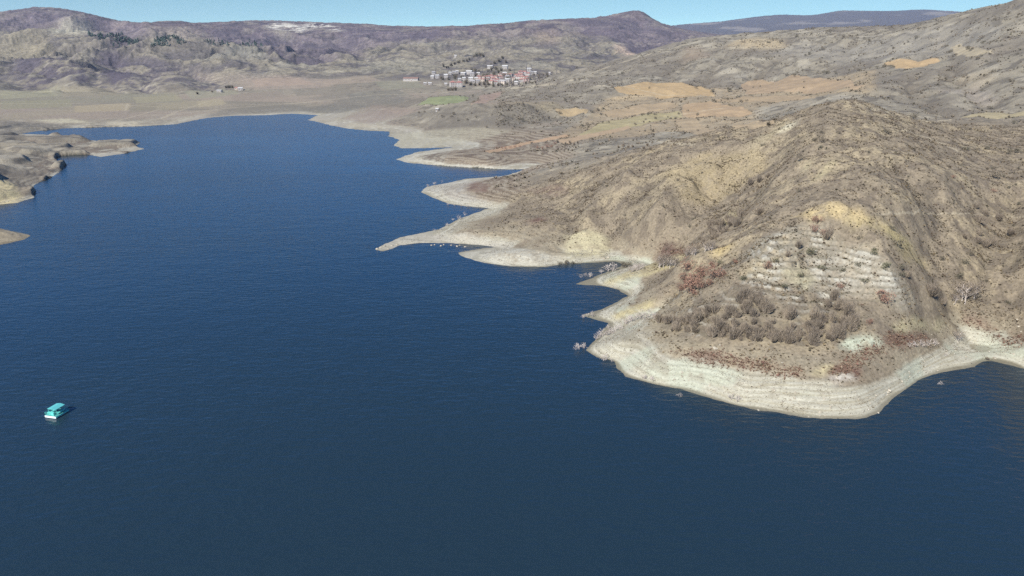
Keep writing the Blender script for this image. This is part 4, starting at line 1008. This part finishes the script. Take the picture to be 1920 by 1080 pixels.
TREES0 = len(PLACED)
for t in '817,140,12 840,137,10 846,136,9 913,141,11 917,140,10 955,162,14 959,163,15 963,161,13 988,158,13 993,157,14 1000,150,13 1003,156,15 1008,154,14 1012,152,12 1017,150,12 1022,147,10 1028,144,9 1035,141,8 1006,160,11 982,162,10 974,163,11 947,164,12 938,163,11 929,164,9 903,163,9 911,162,9 880,163,8 872,163,7 1043,139,8 1050,136,7 905,136,8 930,138,9 964,137,9 1012,139,9 987,131,9 996,131,8 823,103,9 818,103,8 900,141,8 890,146,8 875,148,8 954,136,8'.split():
    u, v, w_ = map(float, t.split(',')); put('poplar_tree', u, v, w_ * 1.15, tall=1)
for t in '841,170,9 848,170,10 854,170,8 830,150,9 826,148,7 842,150,8 855,146,9 866,146,8 874,157,11 882,160,11 890,161,9 898,160,10 908,160,10 916,160,9 924,163,10 934,161,9 950,160,8 958,158,8 966,154,8 905,143,9 912,142,9 925,141,10 935,138,9 898,136,8 890,134,9 884,133,8 916,135,10 922,133,9 930,131,9 940,133,8 955,133,7 1000,143,9 1010,146,9 1018,142,8 1026,141,8 993,150,9 838,128,9 832,126,8 846,124,9 852,121,8 860,119,9 868,116,9 876,116,8 880,113,7 889,107,8 894,106,10 901,106,11 906,107,8 920,124,8 928,120,8 936,116,8 943,110,9 948,118,7 424,165,7 430,165,8 436,165,7 397,173,6 370,177,7'.split():
    u, v, w_ = map(float, t.split(',')); put('garden_tree', u, v, w_)
scatter('garden_tree', [(840,140),(900,132),(1000,136),(1040,142),(1000,160),(900,164),(850,160)], 44, 5, 9, 91)
for (u, v) in ((1268, 742), (1758, 720)):
    o = put('dead_tree', u, v, 13, sink=0, tall=1); o.rotation_euler = (R(84), 0, R(80)); PLACED[-1] = ('driftwood',) + PLACED[-1][1:]; o.name = 'driftwood'

# ------------------------------------------------------------------ pontoon raft
bx_, by_, _ = hit(94, 784)
M_TEAL = flat_mat('turquoise_paint', c(96, 196, 184, 1.0), .45, .12); M_TEALD = flat_mat('faded_turquoise_deck', c(84, 168, 160), .6, .15); M_FLOAT = flat_mat('white_float', (.75, .82, .82), .4, .05); M_CANV = flat_mat('turquoise_canopy_sheet', c(100, 196, 196), .5, .1)
raft = link('pontoon_raft', None, label='turquoise pontoon raft with railings and roofed canopy floating on the lake', category='raft')
raft.location = (bx_ + .2, by_, 0); raft.rotation_euler = (0, 0, R(-13))
W_, L_ = 3.7, 4.5
for sx in (-1, 1):
    T = []
    ring = [(math.cos(t), math.sin(t)) for t in np.arange(10) * 2 * math.pi / 10]
    st = [(0, .12), (.25, .36), (L_ - .25, .36), (L_, .12)]
    for (y0, r0), (y1, r1) in zip(st, st[1:]):
        for j in range(10):
            p, q = ring[j], ring[(j + 1) % 10]
            A, B, C_, D_ = [(sx * (W_ / 2 - .5) + r * k[0], yy, .12 + r * k[1]) for yy, r, k in ((y0, r0, p), (y0, r0, q), (y1, r1, q), (y1, r1, p))]
            T += [A, B, C_, A, C_, D_]
    link('float', tri_mesh('float', T, M_FLOAT), raft)
T = box_tris(-W_ / 2, W_ / 2, 0, L_, .5, .6)
link('deck', tri_mesh('deck', T, M_TEALD), raft)
link('bow_board', tri_mesh('bow_board', box_tris(-W_ / 2, W_ / 2, -.09, -.003, .1, .66), M_FLOAT), raft)
for s_ in (-1, 1): link('side_board', tri_mesh('side_board', box_tris(s_ * W_ / 2 - .04 + s_ * .045, s_ * W_ / 2 + .04 + s_ * .045, 0, L_, .2, .62), M_TEAL), raft)
def rail(pts, posts):
    T = []
    for hz_ in (.5, .95):
        for A, B in zip(pts, pts[1:]): T += tube([(A[0], A[1], .6 + hz_), (B[0], B[1], .6 + hz_)], .035, .035, 5)
    for p in posts: T += tube([(p[0], p[1], .6), (p[0], p[1], 1.57)], .035, .035, 5)
    return T
x_ = W_ / 2 - .08
for A, B in (((-x_, .08), (-x_, L_ - .08)), ((x_, .08), (x_, L_ - .08)), ((-x_, L_ - .08), (x_, L_ - .08)), ((-x_, .08), (-.5, .08))):
    link('railing', tri_mesh('railing', rail([A, B], [A, ((A[0] + B[0]) / 2, (A[1] + B[1]) / 2), B]), M_TEAL), raft)
for px in (-1.25, 1.25):
    for py in (1.0, 3.8): link('post', tri_mesh('post', tube([(px, py, .6), (px, py, 2.3)], .05, .05, 6), M_TEAL), raft)
rt = roof_tris(3.2, 2.9, 0, .3, .0, False, .1)
rt = [(-q[1], q[0] + 2.4, q[2] + 2.4) for q in rt]
link('canopy', tri_mesh('canopy', rt, M_CANV), raft)
for px in (-1.1, 1.1):
    be = link('bench', tri_mesh('bench', box_tris(px - .28, px + .28, 1.3, 3.6, 1.0, 1.07), M_TEAL), raft)
    T = []
    for yy in (1.5, 3.4): T += box_tris(px - .22, px + .22, yy - .05, yy + .05, .6, .998)
    link('leg', tri_mesh('leg', T, M_TEAL), be)
link('cabinet', tri_mesh('cabinet', box_tris(-1.4, .7, .5, 1.0, .6, 1.45), M_TEAL), raft)

# ------------------------------------------------------------------ labels: which plant, rock or house this is
ANCHORS = [(1530,425,'just under the ochre crest'),(1560,500,'among the white limestone ledges'),(1480,480,'left of the white limestone ledges'),(1400,520,'on the left shoulder of the near promontory'),(1310,525,'above the small spits on the near slope'),(1340,610,'low on the left of the near promontory'),
 (1430,575,'in the middle of the promontory front'),(1500,620,'low in the middle of the promontory front'),(1580,590,'right of centre on the promontory'),(1650,560,'below the right end of the limestone ledges'),(1740,555,'in the gully right of the promontory'),(1800,560,'by the bare trees above the right shore'),
 (1680,480,'on the yellow streak right of the ledges'),(1720,390,'on the grassy flank right of the crest'),(1850,440,'in the shrubby hollow at the right edge'),(1840,350,'on the upper right flank'),(1880,285,'in the hollow behind the summit at right'),(1700,230,'on the saddle right of the summit'),(1560,255,'just below the summit'),(1500,290,'left below the summit'),
 (1420,340,'along the upper gully'),(1370,420,'in the middle of the gully'),(1290,420,'on the yellow slope left of the gully'),(1180,400,'on the round slope above the inlet'),(1060,400,'on the slope behind the rocky point'),(1250,500,'at the top of the yellow spit'),(1180,505,'at the back of the narrow inlet'),(1100,520,'at the tip of the yellow spit'),(1100,595,'at the tip of the middle spit'),
 (1130,630,'along the edge of the near tip'),(1200,600,'up the bank between the spits'),(1080,655,'standing in water off the near tip'),(1140,680,'on the shore under the near tip'),(1215,715,'at the left water line of the promontory'),(1375,750,'near the bottom water line'),(1540,760,'along the lowest bank of the promontory'),(1660,740,'at the right foot of the promontory'),(1770,670,'on the bank of the right bay'),(1880,640,'on the right edge bank'),(1345,650,'beside the pale outcrop above the bank'),(1720,648,'beside the red brown strip over the right bay'),
 (850,458,'in the row off the rocky point'),(720,467,'on the tip of the rocky point'),(1000,480,'on the pale rock slab at the shore'),(1060,495,'at the water left of the inlet'),(850,415,'along the third headland'),(815,345,'on the second headland tip'),(860,388,'in the water below the second headland'),(950,278,'in the hedge above the first headland'),(1025,278,'in the red hedge right of the orange strip'),(1070,270,'behind the red hedge'),(1185,278,'in the brushy patch right of the first headland'),
 (900,215,'on the dark knoll by the lake'),(1050,180,'on the knoll below the village'),(890,188,'beside the plough land below the village'),(790,212,'by the little white hut'),(1120,210,'among the hedged strips'),(1215,217,'amid the long greenish strip'),(1110,234,'along the lower edge of the strip fields'),(1240,200,'around the golden fields'),(1330,170,'at the right end of the golden fields'),(1340,245,'on the lowest fields behind the ridge'),
 (1430,180,'left of the long brown field'),(1530,160,'in the long brown field'),(1560,138,'above the long brown field'),(1660,125,'by the bright field high at right'),(1460,85,'by the bare quarry cut'),(1560,75,'near the right skyline'),(1700,60,'high near the right skyline'),(1840,30,'on the wooded skyline at top right'),(1830,100,'around the highest pale field'),(1750,120,'on the slope above the bright field'),(1870,150,'on the right edge slope'),(1840,210,'by the straw field at the right edge'),(1300,115,'on the ridge behind the fields'),(1400,110,'on the grey slope below the quarry'),(1500,110,'on the grey slope right of the quarry'),(1640,95,'in the middle of the right slope'),(1170,115,'along the track ridge'),
 (850,165,'by the big white house'),(830,145,'at the left end of the village'),(870,140,'in the upper left of the village'),(900,155,'in the lower middle of the village'),(925,140,'in the upper middle of the village'),(960,160,'along the road below the village'),(985,155,'among the right red roofs'),(1010,150,'at the right end of the village'),(1040,140,'outside the village at right'),(860,120,'in the grove above the village'),(930,118,'in the gully above the village'),(898,106,'in the dark copse above the village'),(950,133,'on the field edge above the village'),(425,168,'by the farm on the flats')]
KIND = {'bush': ('dark grey brown bush', 'bush'), 'bare_shrub': ('leafless grey shrub', 'shrub'), 'russet_shrub': ('russet brown shrub', 'shrub'), 'olive_bush': ('rounded olive green bush', 'bush'), 'dead_tree': ('bleached dead tree', 'dead tree'), 'bare_tree': ('pale slender bare tree', 'tree'),
        'poplar_tree': ('leafless poplar', 'tree'), 'garden_tree': ('small dark garden tree', 'tree'), 'boulder': ('pale limestone boulder', 'boulder'), 'driftwood': ('floating bare branch', 'driftwood')}
ORD = ['first', 'second', 'third', 'fourth', 'fifth', 'sixth', 'seventh', 'eighth', 'ninth', 'tenth', 'eleventh', 'twelfth']
def ordinals(items, base, where):
    """items: [(u, v, size, obj)]; tell them apart by size first, then by their order from the left"""
    n_ = len(items)
    if n_ == 1: items[0][3]['label'] = f'{base} {where}'; return
    rest = sorted(items, key=lambda t: t[0])
    big = sorted(items, key=lambda t: -t[2])
    if big[0][2] > big[1][2] * 1.22:
        big[0][3]['label'] = f'largest {base} {where}'; rest.remove(big[0])
    if len(rest) > 2:
        top = min(rest, key=lambda t: t[1]); sec = sorted(rest, key=lambda t: t[1])[1]
        if sec[1] - top[1] > 6:
            top[3]['label'] = f'topmost {base} {where}'; rest.remove(top)
    if len(rest) == 1:
        rest[0][3]['label'] = f'smaller {base} {where}' if n_ == 2 else f'other small {base} {where}'; return
    for k, t in enumerate(rest):
        m_ = len(rest)
        w_ = 'leftmost' if k == 0 else 'rightmost' if k == m_ - 1 else 'middle' if m_ == 3 else None
        t[3]['label'] = f'{w_} {base} {where}' if w_ else f'{ORD[min(k, 11)]} {base} from left {where}'
        if m_ > 12: t[3]['label'] = f'{base} in a dense patch {where}'
from collections import defaultdict
bins = defaultdict(list)
for kind, u, v, x, y, z, sp, o in PLACED:
    a = min(ANCHORS, key=lambda t: (t[0] - u) ** 2 + (2.2 * (t[1] - v)) ** 2)
    o['category'] = KIND[kind][1]
    o['group'] = {'bush': 'bushes dotted over the slopes', 'bare_shrub': 'leafless shrubs of the near hill', 'russet_shrub': 'russet shrubs', 'olive_bush': 'olive bushes on the ledges', 'dead_tree': 'bleached dead trees at the water', 'bare_tree': 'pale bare trees',
                  'poplar_tree': 'poplars of the village', 'garden_tree': 'trees round the village', 'boulder': 'pale boulders on the bank', 'driftwood': 'branches floating in the lake'}[kind]
    bins[kind, a[2]].append((u, v, sp, o))
for (kind, where), items in bins.items():
    ordinals(items, KIND[kind][0], where)
for k, (kind, u, v, x, y, z, sp, o) in enumerate(p for p in PLACED if p[0] == 'driftwood'):
    o['label'] = ('bare branch floating off the promontory bank', 'bare branch floating in the right bay')[k]
hb = defaultdict(list)
for o, u, v, w_, wall, roof, kind in HOUSES:
    o['category'] = {'village_house': 'house', 'farmhouse': 'house'}.get(kind, kind)
    if kind == 'village_house':
        o['group'] = 'houses of the village'
        if v >= 162.5: o['label'] = 'tall white house with red roof at the village foot, ' + ('left of the pair' if u < 855 else 'right and larger of the pair'); continue
        zone = 'in the upper left of the village' if u < 890 and v < 145 else 'in the lower left of the village' if u < 900 else 'on the slope above the village' if v < 135 else 'at the right end of the village' if u > 989 else 'in the middle of the village' if u < 956 else 'in the right cluster of the village'
        hb[f'{wall} house with {"pale" if roof == "white" else roof} roof', zone].append((u, v, w_, o))
    elif kind == 'barn': o['label'] = 'long white barn with brown roof on the flats left of the village'
    elif kind == 'hut': o['label'] = 'lone white hut high above the village' if v < 150 else 'little white hut by the meadow near the lake'
    elif kind == 'farmhouse': o['label'] = 'white farmhouse on the flats behind the lake' if wall == 'white' else 'cream farm building with red roof beside the white farmhouse'; o['group'] = 'farm on the flats'
    else:
        if wall == 'grey': o['label'] = 'low grey shed left of the farm on the flats'
        else: hb['small white shed', 'in the field left of the big white house'].append((u, v, w_, o)); o['group'] = 'sheds left of the village'
for (base, where), items in hb.items(): ordinals(items, base, where)
